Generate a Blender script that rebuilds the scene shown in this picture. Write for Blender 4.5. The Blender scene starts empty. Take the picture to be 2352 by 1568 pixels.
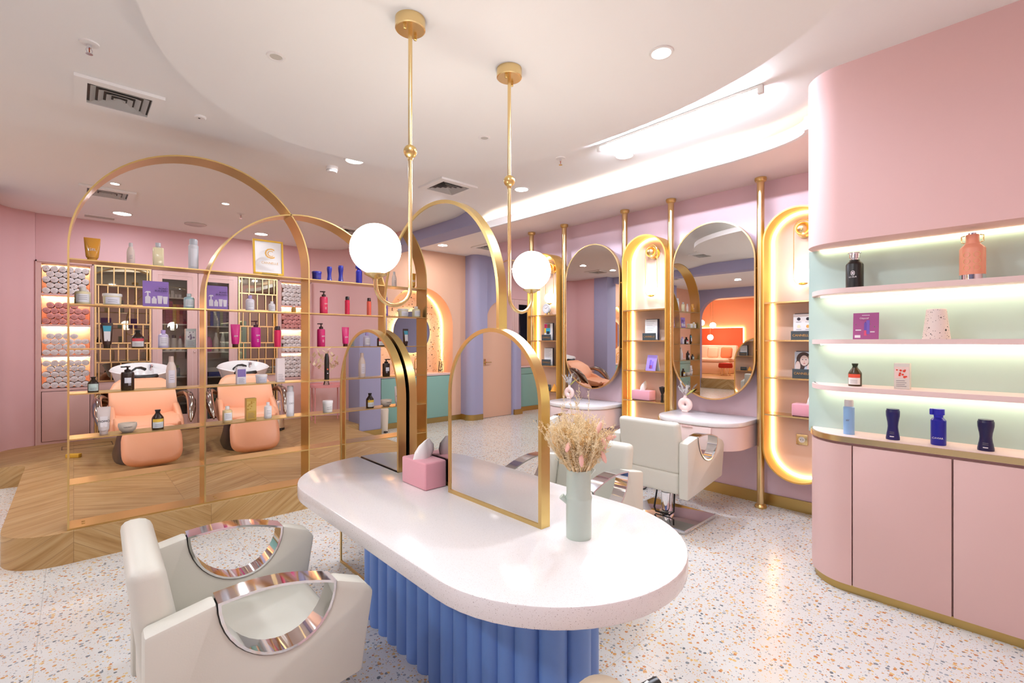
import bpy, bmesh, math, random
from mathutils import Matrix, Vector
PI = math.pi
SC = bpy.context.scene
COL = SC.collection
random.seed(7)

# ---------------------------------------------------------------- camera, world, exposure, large lights
YAW = math.radians(42.6)          # angle between the mirror wall (+Y) and the view direction
cam_data = bpy.data.cameras.new('camera'); cam = bpy.data.objects.new('camera', cam_data); COL.objects.link(cam)
cam_data.sensor_width = 36.0
cam_data.lens = 36.0 * 1095 / 2352
cam_data.clip_start = 0.02
cam.location = (0, 0, 1.4)
cam.rotation_euler = (PI / 2, 0, -YAW)
SC.camera = cam
SC.view_settings.view_transform = 'Standard'
SC.view_settings.look = 'None'
SC.view_settings.gamma = 1.0
SC.view_settings.use_curve_mapping = False
SC.view_settings.exposure = 0.48
SC.cycles.use_denoising = True
SC.cycles.max_bounces = 10
SC.cycles.diffuse_bounces = 4
SC.cycles.glossy_bounces = 5
SC.cycles.use_adaptive_sampling = True
SC.cycles.adaptive_threshold = 0.02
SC.cycles.transparent_max_bounces = 12
SC.cycles.caustics_reflective = False
SC.cycles.caustics_refractive = False
SC.cycles.sample_clamp_indirect = 4.0
W = bpy.data.worlds.new('world'); SC.world = W; W.use_nodes = True
W.node_tree.nodes['Background'].inputs[0].default_value = (1.0, 0.9, 0.82, 1)
W.node_tree.nodes['Background'].inputs[1].default_value = 0.3

def lin(c):
    c = c.lstrip('#'); v = [int(c[i:i+2], 16) / 255 for i in (0, 2, 4)]
    return tuple((x / 12.92 if x <= .04045 else ((x + .055) / 1.055) ** 2.4) for x in v)

WARM = lin('F6F3F2'); NEUTRAL = lin('EBF1FC'); COOL = lin('DEEAFF')
def area(name, loc, size, power, color=WARM, down=True, rot=None, spread=PI, shape='DISK', size_y=None):
    l = bpy.data.lights.new(name, 'AREA'); l.shape = shape; l.size = size; l.energy = power; l.color = color; l.spread = spread
    if size_y: l.size_y = size_y
    o = bpy.data.objects.new(name, l); o.location = loc
    if rot: o.rotation_euler = rot
    elif not down: o.rotation_euler = (PI, 0, 0)
    COL.objects.link(o); return o

# recessed lamps in the ceilings: (x, y, ceiling height, watts, colour)
LAMPS = [(0.66, 1.12, 2.74, 8, NEUTRAL), (2.005, 1.158, 2.74, 8, NEUTRAL), (1.769, 3.916, 2.95, 12, NEUTRAL), (3.354, 3.504, 2.95, 20, COOL), (3.372, 2.287, 2.95, 18, COOL),
         (0.417, 7.10, 2.89, 5, COOL), (0.287, 5.842, 2.89, 7, WARM), (1.207, 5.882, 2.89, 8, WARM), (1.913, 7.10, 2.89, 7, NEUTRAL)]
# fill lamps added behind and beside the camera to brighten the salon and vanity
FILL_LAMPS = [(-1.6, 0.6, 2.92, 14, NEUTRAL), (-1.6, 2.6, 2.92, 14, NEUTRAL), (-1.8, 4.9, 2.92, 16, NEUTRAL), (-3.4, 1.6, 2.92, 16, NEUTRAL), (-3.6, 4.9, 2.92, 20, NEUTRAL), (1.3, -0.9, 2.92, 7, NEUTRAL), (-0.2, -0.9, 2.92, 9, NEUTRAL), (-1.7, 6.3, 2.92, 12, WARM)]

# ---------------------------------------------------------------- materials
MATS = {}
def mat(name, color, rough=.5, metal=0., spec=.5, emit=None, strength=0., coat=0., bump=None, alpha=None, trans=0., sheen=0.):
    if name in MATS: return MATS[name]
    m = bpy.data.materials.new(name); m.use_nodes = True
    b = m.node_tree.nodes['Principled BSDF']
    c = lin(color) if isinstance(color, str) else color
    b.inputs['Base Color'].default_value = (*c, 1)
    b.inputs['Roughness'].default_value = rough
    b.inputs['Metallic'].default_value = metal
    b.inputs['Specular IOR Level'].default_value = spec
    if coat: b.inputs['Coat Weight'].default_value = coat; b.inputs['Coat Roughness'].default_value = .05
    if sheen: b.inputs['Sheen Weight'].default_value = sheen
    if trans: b.inputs['Transmission Weight'].default_value = trans
    if emit:
        e = lin(emit) if isinstance(emit, str) else emit
        b.inputs['Emission Color'].default_value = (*e, 1); b.inputs['Emission Strength'].default_value = strength
    if bump:
        nt = m.node_tree; n = nt.nodes.new('ShaderNodeTexNoise'); n.inputs['Scale'].default_value = bump[0]; n.inputs['Detail'].default_value = 4
        t = nt.nodes.new('ShaderNodeTexCoord'); nt.links.new(t.outputs['Object'], n.inputs['Vector'])
        bp = nt.nodes.new('ShaderNodeBump'); bp.inputs['Strength'].default_value = bump[1]; bp.inputs['Distance'].default_value = .01
        nt.links.new(n.outputs['Fac'], bp.inputs['Height']); nt.links.new(bp.outputs['Normal'], b.inputs['Normal'])
    MATS[name] = m; return m

class NT:
    """tiny helper for node graphs"""
    def __init__(s, name, **k):
        s.m = mat(name, '#FFFFFF', **k); s.nt = s.m.node_tree; s.b = s.nt.nodes['Principled BSDF']
        s.co = s.nt.nodes.new('ShaderNodeTexCoord').outputs['Object']
    def new(s, t): return s.nt.nodes.new(t)
    def link(s, a, b): s.nt.links.new(a, b)
    def val(s, sock, v):
        if isinstance(v, (int, float)): sock.default_value = v
        elif isinstance(v, (tuple, list)): sock.default_value = v
        else: s.link(v, sock)
    def math(s, op, a, b=0., c=None):
        n = s.new('ShaderNodeMath'); n.operation = op; s.val(n.inputs[0], a); s.val(n.inputs[1], b)
        if c is not None: s.val(n.inputs[2], c)
        return n.outputs[0]
    def sep(s, v): n = s.new('ShaderNodeSeparateXYZ'); s.link(v, n.inputs[0]); return n.outputs
    def comb(s, x, y, z):
        n = s.new('ShaderNodeCombineXYZ')
        for i, v in enumerate((x, y, z)): s.val(n.inputs[i], v)
        return n.outputs[0]
    def noise(s, vec, scale, detail=3., rough=.5):
        n = s.new('ShaderNodeTexNoise'); s.link(vec, n.inputs['Vector']); n.inputs['Scale'].default_value = scale
        n.inputs['Detail'].default_value = detail; n.inputs['Roughness'].default_value = rough; return n.outputs
    def vor(s, vec, scale, feature='F1', rnd=1.):
        n = s.new('ShaderNodeTexVoronoi'); n.feature = feature; s.link(vec, n.inputs['Vector']); n.inputs['Scale'].default_value = scale
        n.inputs['Randomness'].default_value = rnd; return n.outputs
    def ramp(s, fac, stops, interp='LINEAR'):
        n = s.new('ShaderNodeValToRGB'); n.color_ramp.interpolation = interp; e = n.color_ramp.elements
        while len(e) < len(stops): e.new(.5)
        for i, (p, c) in enumerate(stops): e[i].position = p; e[i].color = (*(lin(c) if isinstance(c, str) else c), 1)
        s.link(fac, n.inputs[0]); return n.outputs[0]
    def mix(s, f, a, b):
        n = s.new('ShaderNodeMix'); n.data_type = 'RGBA'; s.val(n.inputs[0], f)
        for i, v in ((6, a), (7, b)):
            if isinstance(v, str): n.inputs[i].default_value = (*lin(v), 1)
            else: s.val(n.inputs[i], v)
        return n.outputs[2]
    def base(s, c): s.link(c, s.b.inputs['Base Color'])
    def bump(s, h, st=.2, d=.01):
        n = s.new('ShaderNodeBump'); n.inputs['Strength'].default_value = st; n.inputs['Distance'].default_value = d
        s.link(h, n.inputs['Height']); s.link(n.outputs[0], s.b.inputs['Normal'])

def make_terrazzo(name, base, chips, scale, fine, tile=None, rough=.3, warp=.012, cut=.30):
    g = NT(name, rough=rough)
    d = g.noise(g.co, 40, 2)[1]
    vm = g.new('ShaderNodeVectorMath'); vm.operation = 'MULTIPLY_ADD'; g.link(d, vm.inputs[0]); vm.inputs[1].default_value = (warp,) * 3; g.link(g.co, vm.inputs[2])
    co = vm.outputs[0]
    cur = None
    bn = g.noise(g.co, 3, 3)[0]
    cur = g.mix(bn, base[0], base[1])
    for sc, cutv, keep in ((scale, cut, .50), (scale * 1.8, cut * .95, .42), (fine, cut * .9, .30)):
        v = g.vor(co, sc)
        s = g.sep(v['Color'])
        near = g.math('LESS_THAN', v['Distance'], g.math('MULTIPLY_ADD', s[1], cutv * .9, cutv * .35))
        has = g.math('LESS_THAN', s[2], keep)
        col = g.ramp(s[0], chips, 'CONSTANT')
        cur = g.mix(g.math('MULTIPLY', near, has), cur, col)
    if tile:
        x, y, z = g.sep(g.co)
        lx = g.math('LESS_THAN', g.math('PINGPONG', g.math('ADD', x, tile[2] + 20 * tile[0]), tile[0] / 2), .0018)
        ly = g.math('LESS_THAN', g.math('PINGPONG', g.math('ADD', y, tile[3] + 20 * tile[1]), tile[1] / 2), .0018)
        cur = g.mix(g.math('MULTIPLY', g.math('MAXIMUM', lx, ly), .4), cur, '#9C968A')
    g.base(cur); return g.m

M = {}
CHIPS = [(0, '#CF9A5E'), (.2, '#DCB473'), (.40, '#C58250'), (.54, '#9EA3A6'), (.72, '#83898E'), (.84, '#E0C690'), (.94, '#6A7277')]
M['terrazzo'] = make_terrazzo('terrazzo floor', ('#DDDCD6', '#D7D5CF'), CHIPS, 52, 150, tile=(.977, .93, .125, -.3), rough=.22, cut=.36)
M['stone'] = make_terrazzo('white speckled stone', ('#F1ECEA', '#EEE8E6'), [(0, '#C9BDB4'), (.4, '#B4A79E'), (.8, '#8D837C')], 230, 480, rough=.12, warp=.001, cut=.22)
M['splash'] = make_terrazzo('peach terrazzo splashback', ('#F5D7B5', '#F2D0AC'), [(0, '#3F3A38'), (.35, '#C98A4B'), (.6, '#6B5A50'), (.8, '#D9A95C')], 26, 60, rough=.4, cut=.26)

def make_wood(name, axes, plank, band, dark=1.):
    g = NT(name, rough=.42, spec=.35)
    s = g.sep(g.co); u, v = s[axes[0]], s[axes[1]]
    a = g.math('PINGPONG', g.math('ADD', u, 20 * band), band)
    sv = g.math('MULTIPLY_ADD', a, .72, v)
    idx = g.math('FLOOR', g.math('DIVIDE', sv, plank))
    bidx = g.math('FLOOR', g.math('DIVIDE', u, band))
    rnd = g.math('FRACT', g.math('MULTIPLY', g.math('SINE', g.math('MULTIPLY_ADD', idx, 12.99, g.math('MULTIPLY', bidx, 78.23))), 4375.5))
    vec = g.comb(g.math('MULTIPLY', a, 2.2), g.math('MULTIPLY', sv, 26), g.math('MULTIPLY', rnd, 9))
    n1 = g.noise(vec, 1.0, 5, .62)[0]
    n2 = g.noise(g.comb(g.math('MULTIPLY', a, 1.3), g.math('MULTIPLY', sv, 60), g.math('MULTIPLY', rnd, 5)), 1.0, 3)[0]
    c = g.ramp(n1, [(.25, '#8E6A3E'), (.40, '#B08A54'), (.55, '#BF9C69'), (.75, '#CCAE7D')])
    c = g.mix(g.math('MULTIPLY', g.math('GREATER_THAN', n2, .62), .16), c, '#7A5430')
    c = g.mix(g.math('MULTIPLY', rnd, .22), c, '#A87A48')
    fr = g.math('FRACT', g.math('DIVIDE', sv, plank))
    line = g.math('LESS_THAN', g.math('PINGPONG', fr, .5), .012)
    bl = g.math('LESS_THAN', g.math('PINGPONG', g.math('ADD', u, 20 * band), band / 2), .0015)
    c = g.mix(g.math('MULTIPLY', g.math('MAXIMUM', line, bl), .45), c, '#5E4226')
    g.base(c); g.bump(n1, .08, .004); return g.m
M['wood'] = make_wood('chevron oak planks', (0, 1), .115, .62)
M['wood_riser'] = make_wood('oak planks laid at a slant', (0, 2), .13, .75)
M['wood_riser_side'] = make_wood('oak planks laid at a slant, side', (1, 2), .13, .75)

M['ceiling'] = mat('ceiling paint', '#F6F3EF', .85, bump=(60, .02))
M['pink'] = mat('pink wall paint', '#ECC4C0', .8, bump=(90, .03))
M['pinkpale'] = mat('pale pink wall paint', '#F2D2D8', .8, bump=(90, .03))
M['soffit'] = mat('pale salmon ceiling paint', '#FBE8E0', .8)
M['rose'] = mat('rose wall paint', '#E6BBBB', .8, bump=(90, .03))
M['blush'] = mat('blush lacquer', '#E9CFC9', .45)
M['pinklac'] = mat('pink cabinet lacquer', '#E0BAB3', .5)
M['shelfpink'] = mat('pink shelf lacquer', '#ECCFC9', .45)
M['peach'] = mat('peach wall paint', '#F0C2A6', .7)
M['peachpanel'] = mat('peach niche panel', '#F8D2BA', .6)
M['lavender'] = mat('lavender paint', '#ADABCB', .75)
M['mint'] = mat('mint paint', '#C0DAD2', .6)
M['green'] = mat('sage green lacquer', '#8FBCB0', .5)
M['orange'] = mat('orange wall paint', '#F2A57E', .8)
M['red'] = mat('red orange panel', '#E8683E', .7)
M['white'] = mat('white paint', '#F2EEEA', .6)
M['grey'] = mat('grey interior', '#E6E2DC', .7)
M['brass'] = mat('brushed brass', '#D9BC7C', .3, 1., bump=None)
M['brassdark'] = mat('aged brass skirting', '#C4A868', .36, 1.)
M['gold'] = mat('satin gold', '#E6CB94', .26, 1.)
M['chrome'] = mat('chrome', '#E6E6EA', .06, 1.)
M['mirror'] = mat('mirror glass', '#E2E0DE', .0, 1.)
M['mirrordark'] = mat('smoked mirror glass', '#7E7668', .02, 1.)
M['leather'] = mat('white leather', '#DAD7CA', .42, bump=(220, .04))
M['peachleather'] = mat('peach leather', '#F2AE86', .42, bump=(200, .04))
M['fluted'] = mat('blue fluted lacquer', '#6E94D6', .45)
M['black'] = mat('black plastic', '#15120F', .35)
M['darkbase'] = mat('dark moulded base', '#4A3C30', .35)
M['porcelain'] = mat('white porcelain', '#F4F2F0', .12, coat=.4)
M['velvet'] = mat('pink velvet', '#E8A3AE', .9, bump=(400, .2), sheen=.4)
M['tissue'] = mat('white tissue', '#F6F3F0', .9)
M['sagevase'] = mat('sage ceramic', '#BFCDC1', .3)
M['blushvase'] = mat('blush ceramic', '#F0D0C6', .5)
M['straw'] = mat('dried straw', '#FAE6BE', .85)
M['strawdark'] = mat('dried straw dark', '#F2CF94', .85)
M['cream'] = mat('cream dried leaf', '#F0DDB8', .85)
M['bunny'] = mat('pink dried flower', '#F8C4B6', .95)
M['towelw'] = mat('white towel', '#F4ECE8', .95, bump=(300, .3), sheen=.3)
M['towelp'] = mat('pink towel', '#EBA79F', .95, bump=(300, .3), sheen=.3)
M['ink'] = mat('dark ink', '#2B2230', .6)
M['inkgrey'] = mat('grey ink', '#77707A', .6)
M['inkwhite'] = mat('white ink', '#F4F0F2', .6)
M['slate'] = mat('slate card', '#3D4649', .55)
M['goldink'] = mat('gold ink', '#D3A45C', .35, .8)
M['paper'] = mat('white paper', '#F3EEEA', .7)
M['globe'] = mat('lit opal glass', '#FFFFFF', .3, emit='#FBF5EA', strength=20.0)
M['globesconce'] = mat('lit opal sconce glass', '#FFFFFF', .3, emit='#FFF3E6', strength=9.0)
M['lamp'] = mat('lit lamp lens', '#FFFFFF', .3, emit='#FFF8EE', strength=14.)
M['lampoff'] = mat('unlit lamp lens', '#C9C5BC', .25)
M['tube'] = mat('lit fluorescent tube', '#FFFFFF', .3, emit='#E6EEFF', strength=185.)
M['ledwarm'] = mat('warm led strip', '#FFFFFF', .3, emit='#FFDCA4', strength=20.)
M['ledtop'] = mat('dim shelf led strip', '#FFFFFF', .3, emit='#FFF2C8', strength=5.)
M['casing'] = mat('amber gold paint', '#E4B860', .45, .75)
M['ledsoft'] = mat('soft warm led strip', '#FFFFFF', .3, emit='#FFDCA4', strength=9.)
M['ledniche'] = mat('niche led strip', '#FFFFFF', .3, emit='#FFD496', strength=14.)
M['ledmint'] = mat('shelf led strip', '#FFFFFF', .3, emit='#FFF6D8', strength=12.)
M['ledcove'] = mat('cove led strip', '#FFFFFF', .3, emit='#FFF0D8', strength=6.)

def make_glass(name, tint='#FFFFFF', refl=.07):
    m = bpy.data.materials.new(name); m.use_nodes = True; nt = m.node_tree; nt.nodes.clear()
    o = nt.nodes.new('ShaderNodeOutputMaterial'); mx = nt.nodes.new('ShaderNodeMixShader'); t = nt.nodes.new('ShaderNodeBsdfTransparent'); gl = nt.nodes.new('ShaderNodeBsdfGlossy')
    t.inputs[0].default_value = (*lin(tint), 1); gl.inputs['Roughness'].default_value = .01
    fr = nt.nodes.new('ShaderNodeFresnel'); fr.inputs[0].default_value = 1.45
    ad = nt.nodes.new('ShaderNodeMath'); ad.operation = 'ADD'; ad.inputs[1].default_value = refl; nt.links.new(fr.outputs[0], ad.inputs[0])
    nt.links.new(ad.outputs[0], mx.inputs[0]); nt.links.new(t.outputs[0], mx.inputs[1]); nt.links.new(gl.outputs[0], mx.inputs[2]); nt.links.new(mx.outputs[0], o.inputs[0])
    return m
M['glass'] = make_glass('clear glass', '#F2F5F2')
M['glassgrey'] = make_glass('grey cabinet glass', '#F1F0EC', .02)

# ---------------------------------------------------------------- mesh helpers
AX = {'XY': lambda u, v, d: (u, v, d), 'XZ': lambda u, v, d: (u, d, v), 'YZ': lambda u, v, d: (d, u, v)}
class MB:
    def __init__(s): s.bm = bmesh.new()
    def merge(s, t, mx=None):
        if mx is not None: bmesh.ops.transform(t, matrix=mx, verts=t.verts)
        me = bpy.data.meshes.new('tmp'); t.to_mesh(me); t.free(); s.bm.from_mesh(me); bpy.data.meshes.remove(me); return s
    def box(s, x0, x1, y0, y1, z0, z1, bev=0., seg=2, mx=None):
        t = bmesh.new(); bmesh.ops.create_cube(t, size=1)
        for v in t.verts: v.co = Vector(((x0 + x1) / 2 + v.co.x * (x1 - x0), (y0 + y1) / 2 + v.co.y * (y1 - y0), (z0 + z1) / 2 + v.co.z * (z1 - z0)))
        if bev: bmesh.ops.bevel(t, geom=t.edges[:], offset=bev, segments=seg, profile=.5, affect='EDGES', clamp_overlap=True)
        return s.merge(t, mx)
    def prism(s, pts, d0, d1, axis='XY', bev=0., seg=2, mx=None):
        t = bmesh.new(); f = AX[axis]; n = len(pts)
        a = [t.verts.new(f(u, v, d0)) for u, v in pts]; b = [t.verts.new(f(u, v, d1)) for u, v in pts]
        t.faces.new(a); t.faces.new(b)
        for i in range(n): t.faces.new((a[i], a[(i + 1) % n], b[(i + 1) % n], b[i]))
        bmesh.ops.recalc_face_normals(t, faces=t.faces[:])
        if bev:
            es = [e for e in t.edges if len(e.link_faces) == 2 and e.calc_face_angle(0) > .6]
            bmesh.ops.bevel(t, geom=es, offset=bev, segments=seg, profile=.5, affect='EDGES', clamp_overlap=True)
        return s.merge(t, mx)
    def frame(s, pts, th, d0, d1, axis='XZ', closed=True, mx=None):
        """sweep a flat bar (th thick inwards, d0..d1 deep) along a 2-D outline (counter-clockwise = inwards left)"""
        t = bmesh.new(); f = AX[axis]; n = len(pts); inn = []
        for i in range(n):
            p0 = pts[(i - 1) % n] if closed or i else pts[0]; p1 = pts[(i + 1) % n] if closed or i < n - 1 else pts[-1]
            q = Vector(pts[i]); e1 = (q - Vector(p0)); e2 = (Vector(p1) - q)
            e1 = e1.normalized() if e1.length > 1e-9 else e2.normalized(); e2 = e2.normalized() if e2.length > 1e-9 else e1
            n1 = Vector((-e1.y, e1.x)); n2 = Vector((-e2.y, e2.x)); nn = (n1 + n2); nn = nn / max(nn.dot(n1), .2) if nn.length > 1e-6 else n1
            inn.append(q + nn * th)
        R = [[t.verts.new(f(*p, d)) for p, d in ((pts[i], d0), (inn[i], d0), (inn[i], d1), (pts[i], d1))] for i in range(n)]
        for i in range(n if closed else n - 1):
            a, b = R[i], R[(i + 1) % n]
            for k in range(4): t.faces.new((a[k], a[(k + 1) % 4], b[(k + 1) % 4], b[k]))
        if not closed: t.faces.new(R[0]); t.faces.new(R[-1])
        bmesh.ops.recalc_face_normals(t, faces=t.faces[:]); return s.merge(t, mx)
    def lathe(s, prof, n=24, at=(0, 0, 0), sx=1., sy=1., mx=None):
        t = bmesh.new(); rings = []
        for r, z in prof:
            if r < 1e-5: rings.append([t.verts.new((at[0], at[1], at[2] + z))])
            else: rings.append([t.verts.new((at[0] + r * sx * math.cos(2 * PI * k / n), at[1] + r * sy * math.sin(2 * PI * k / n), at[2] + z)) for k in range(n)])
        for a, b in zip(rings, rings[1:]):
            for k in range(n):
                k2 = (k + 1) % n
                if len(a) == 1 and len(b) == 1: continue
                if len(a) == 1: t.faces.new((a[0], b[k], b[k2]))
                elif len(b) == 1: t.faces.new((a[k], a[k2], b[0]))
                else: t.faces.new((a[k], a[k2], b[k2], b[k]))
        for r in (rings[0], rings[-1]):
            if len(r) > 2: t.faces.new(r)
        bmesh.ops.recalc_face_normals(t, faces=t.faces[:]); return s.merge(t, mx)
    def ball(s, c, r, n=24, sz=1.):
        m = max(12, n // 2)
        return s.lathe([(r * math.sin(PI * k / m) if 0 < k < m else 0, -r * sz * math.cos(PI * k / m)) for k in range(m + 1)], n, c)
    def tube(s, path, r, n=10, closed=False, flat=None, mx=None):
        t = bmesh.new(); P = [Vector(p) for p in path]; m = len(P); rr = r if isinstance(r, (list, tuple)) else [r] * m
        T = [(P[(i + 1) % m] - P[i - 1] if closed else P[min(i + 1, m - 1)] - P[max(i - 1, 0)]).normalized() for i in range(m)]
        up = Vector((0, 0, 1)) if abs(T[0].z) < .9 else Vector((1, 0, 0)); nv = (up - T[0] * up.dot(T[0])).normalized(); R = []
        for i in range(m):
            nv = (nv - T[i] * nv.dot(T[i])).normalized(); bv = T[i].cross(nv)
            R.append([t.verts.new(P[i] + (nv * math.cos(2 * PI * k / n) + bv * math.sin(2 * PI * k / n) * (flat or 1.)) * rr[i]) for k in range(n)])
        for i in range(m if closed else m - 1):
            a, b = R[i], R[(i + 1) % m]
            for k in range(n): t.faces.new((a[k], a[(k + 1) % n], b[(k + 1) % n], b[k]))
        if not closed: t.faces.new(R[0]); t.faces.new(R[-1])
        bmesh.ops.recalc_face_normals(t, faces=t.faces[:]); return s.merge(t, mx)
    def cyl(s, p0, p1, r, n=16): return s.tube([p0, p1], r, n)
    def loft(s, secs, mx=None, cap=True):
        t = bmesh.new(); R = [[t.verts.new(p) for p in q] for q in secs]; n = len(R[0])
        for a, b in zip(R, R[1:]):
            for k in range(n): t.faces.new((a[k], a[(k + 1) % n], b[(k + 1) % n], b[k]))
        if cap: t.faces.new(R[0]); t.faces.new(R[-1])
        bmesh.ops.recalc_face_normals(t, faces=t.faces[:]); return s.merge(t, mx)
    def strip(s, ring, d0, d1, axis='XY', closed=False):
        t = bmesh.new(); f = AX[axis]; a = [t.verts.new(f(u, v, d0)) for u, v in ring]; b = [t.verts.new(f(u, v, d1)) for u, v in ring]; n = len(ring)
        for i in range(n if closed else n - 1): t.faces.new((a[i], a[(i + 1) % n], b[(i + 1) % n], b[i]))
        return s.merge(t)
    def build(s, name, m, parent=None, kind=None, label=None, sharp=35):
        me = bpy.data.meshes.new(name); s.bm.to_mesh(me); s.bm.free()
        me.materials.append(M[m] if isinstance(m, str) else m)
        for p in me.polygons: p.use_smooth = True
        me.set_sharp_from_angle(angle=math.radians(sharp))
        o = bpy.data.objects.new(name, me); COL.objects.link(o)
        if parent is not None: o.parent = parent
        if kind: o['kind'] = kind
        if label: o['label'] = label
        return o
def tag(o, label, cat, group=None, kind=None):
    o['label'] = label; o['category'] = cat
    if group: o['group'] = group
    if kind: o['kind'] = kind
    return o
def T(name, label, cat, loc=(0, 0, 0), rz=0., group=None):
    o = bpy.data.objects.new(name, None); o.empty_display_size = .05; COL.objects.link(o)
    o.location = loc; o.rotation_euler = (0, 0, rz); return tag(o, label, cat, group)
def struct(name, mb, m): return mb.build(name, m, kind='structure')
def dup(root, loc, rz, label=None, group=None):
    r = root.copy(); COL.objects.link(r); r.location = loc; r.rotation_euler = (0, 0, rz)
    if label: r['label'] = label
    if group: r['group'] = group
    for ch in list(root.children):
        c = ch.copy(); COL.objects.link(c); c.parent = r
        for g in list(ch.children):
            d = g.copy(); COL.objects.link(d); d.parent = c
    return r
def text(s, size, m, parent, at, rz=0., name='lettering', align='CENTER', sx=1., tilt=0.):
    """letters standing upright, read from -Y (before rz), centred at 'at'"""
    c = bpy.data.curves.new('t', 'FONT'); c.body = s; c.size = size; c.align_x = align; c.align_y = 'CENTER'; c.extrude = .0004; c.resolution_u = 3
    o = bpy.data.objects.new('t', c); me = bpy.data.meshes.new_from_object(o); bpy.data.objects.remove(o); bpy.data.curves.remove(c)
    me.transform(Matrix.Translation(at) @ Matrix.Rotation(rz, 4, 'Z') @ Matrix.Rotation(PI / 2 - tilt, 4, 'X') @ Matrix.Diagonal((sx, 1, 1, 1)))
    me.name = name; me.materials.clear(); me.materials.append(M[m]); o = bpy.data.objects.new(name, me); COL.objects.link(o); o.parent = parent; return o
def arc(cx, cy, r, a0, a1, n=16, ry=None): return [(cx + r * math.cos(a0 + (a1 - a0) * k / n), cy + (ry or r) * math.sin(a0 + (a1 - a0) * k / n)) for k in range(n + 1)]
def archpts(u0, u1, v0, v1, n=32):
    r = (u1 - u0) / 2; return [(u0, v0), (u1, v0)] + arc((u0 + u1) / 2, v1 - r, r, 0, PI, n)
def pillpts(u0, u1, v0, v1, n=28):
    r = (u1 - u0) / 2; c = (u0 + u1) / 2; return arc(c, v1 - r, r, 0, PI, n) + arc(c, v0 + r, r, PI, 2 * PI, n)
def rrect(u0, u1, v0, v1, r, n=6):
    return arc(u1 - r, v0 + r, r, -PI / 2, 0, n) + arc(u1 - r, v1 - r, r, 0, PI / 2, n) + arc(u0 + r, v1 - r, r, PI / 2, PI, n) + arc(u0 + r, v0 + r, r, PI, 1.5 * PI, n)
# ================================================================ ROOM
# floor
struct('floor', MB().box(-9.4, 4.6, -1.8, 9.2, -.1, 0), 'terrazzo')
# raised oak platform of the wash area
PZ = .2
plat = [(-.05, 4.10), (2.75, 4.10), (2.9, 4.25), (2.9, 5.6), (4.4, 5.6), (4.4, 8.0), (-.9, 8.0), (-.9, 6.62), (-.46, 6.62)] + arc(-.46, 6.50, .12, PI / 2, 0, 6) + [(-.34, 6.3), (-.34, 4.42)] + arc(-.05, 4.39, .29, PI, 1.5 * PI, 10)[1:-1]
tp = MB(); tp.prism(plat, PZ - .003, PZ); struct('wash_platform', tp, 'wood')
rs = MB(); rs.strip([p for p in plat] , 0, PZ - .003, closed=True); struct('platform_riser', rs, 'wood_riser')

# wall with the styling mirrors (right, x = 4.4) and its returns
struct('wall_right', MB().box(4.4, 4.6, -1.8, 6.0, 0, 2.96), 'pinkpale')
struct('baseboard_right', MB().box(4.385, 4.4, .94, 5.6, 0, .096), 'brassdark')
wr = MB(); wr.prism([(3.25, 5.7)] + [(4.6, 5.7), (4.6, 8.3), (2.8, 8.3), (2.8, 7.80)] + arc(2.8, 7.35, .45, PI / 2, 0, 10), 0, 2.96); struct('wall_back_right', wr, 'pink')
# back wall above the joinery, and behind it
struct('wall_back', MB().box(-.326, 2.8, 7.80, 8.3, 2.345, 2.96).box(-.5, 2.8, 8.2, 8.3, 0, 2.345), 'rose')
wl = MB(); wl.prism([(-.327, 7.775), (-.327, 8.3), (-.9, 8.3), (-.9, 6.95), (-.60, 6.95), (-.60, 7.40)] + arc(-.36, 7.50, .24, PI, PI / 2 + .15, 8), 0, 2.96); struct('wall_back_left', wl, 'rose')
# lavender pillar by the platform and the long wall with vanity and door (seen in the mirrors)
struct('pillar', MB().box(-.90, -.56, 6.60, 6.98, 0, 2.96, .01), 'lavender')
struct('baseboard_back', MB().box(-.905, -.60, 6.59, 6.6, 0, .09).box(-2.64, -2.36, 6.94, 6.95, 0, .09), 'brassdark')
wb = MB()
# wall around the arched recess
o2 = [(-2.64, 0), (-2.36, 0)] + [(-2.36, .88)] + list(reversed(archpts(-2.36, -1.06, .88, 2.32, 24)[2:])) + [(-1.06, .88), (-1.06, 0), (-.9, 0), (-.9, 2.96), (-2.64, 2.96)]
wb.prism(o2, 6.95, 7.30, 'XZ'); struct('wall_vanity', wb, 'peach')
struct('vanity_splashback', MB().box(-2.42, -1.0, 7.30, 7.34, 0, 2.4), 'splash')
# lavender rounded column, arched door recess, further lavender strip and green unit
cp = MB(); cp.prism([(-2.64, 7.2), (-2.64, 6.86)] + arc(-2.76, 6.80, .14, 0, -PI / 2, 8)[1:] + [(-2.92, 6.66), (-2.92, 7.2)], 0, 2.96); struct('column', cp, 'lavender')
door_o = [(-3.70, 0), (-3.70, 2.96), (-2.92, 2.96), (-2.92, 2.12)] ; dw = archpts(-3.68, -2.94, 0, 2.16, 20)
struct('wall_door', MB().prism([(-3.72, 0), (-3.68, 0)] + list(reversed(dw[2:])) + [(-2.94, 0), (-2.92, 0), (-2.92, 2.96), (-3.72, 2.96)], 6.70, 6.90, 'XZ'), 'lavender')
dr = struct('door_1', MB().prism(archpts(-3.68, -2.94, .005, 2.155, 20), 6.74, 6.78, 'XZ', .004), 'peach')
h = MB(); h.cyl((-3.02, 6.74, 1.02), (-3.02, 6.69, 1.02), .012); h.tube([(-3.02, 6.69, 1.02), (-3.14, 6.69, 1.02)], .009); h.box(-3.045, -2.995, 6.733, 6.741, .96, 1.08, .003); h.build('door_handle', 'gold', dr)
struct('column.001', MB().prism(rrect(-3.9, -3.70, 6.66, 6.95, .06), 0, 2.96), 'lavender')
struct('wall_far', MB().box(-5.7, -3.86, 6.95, 7.2, 0, 2.96), 'peach')
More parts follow.
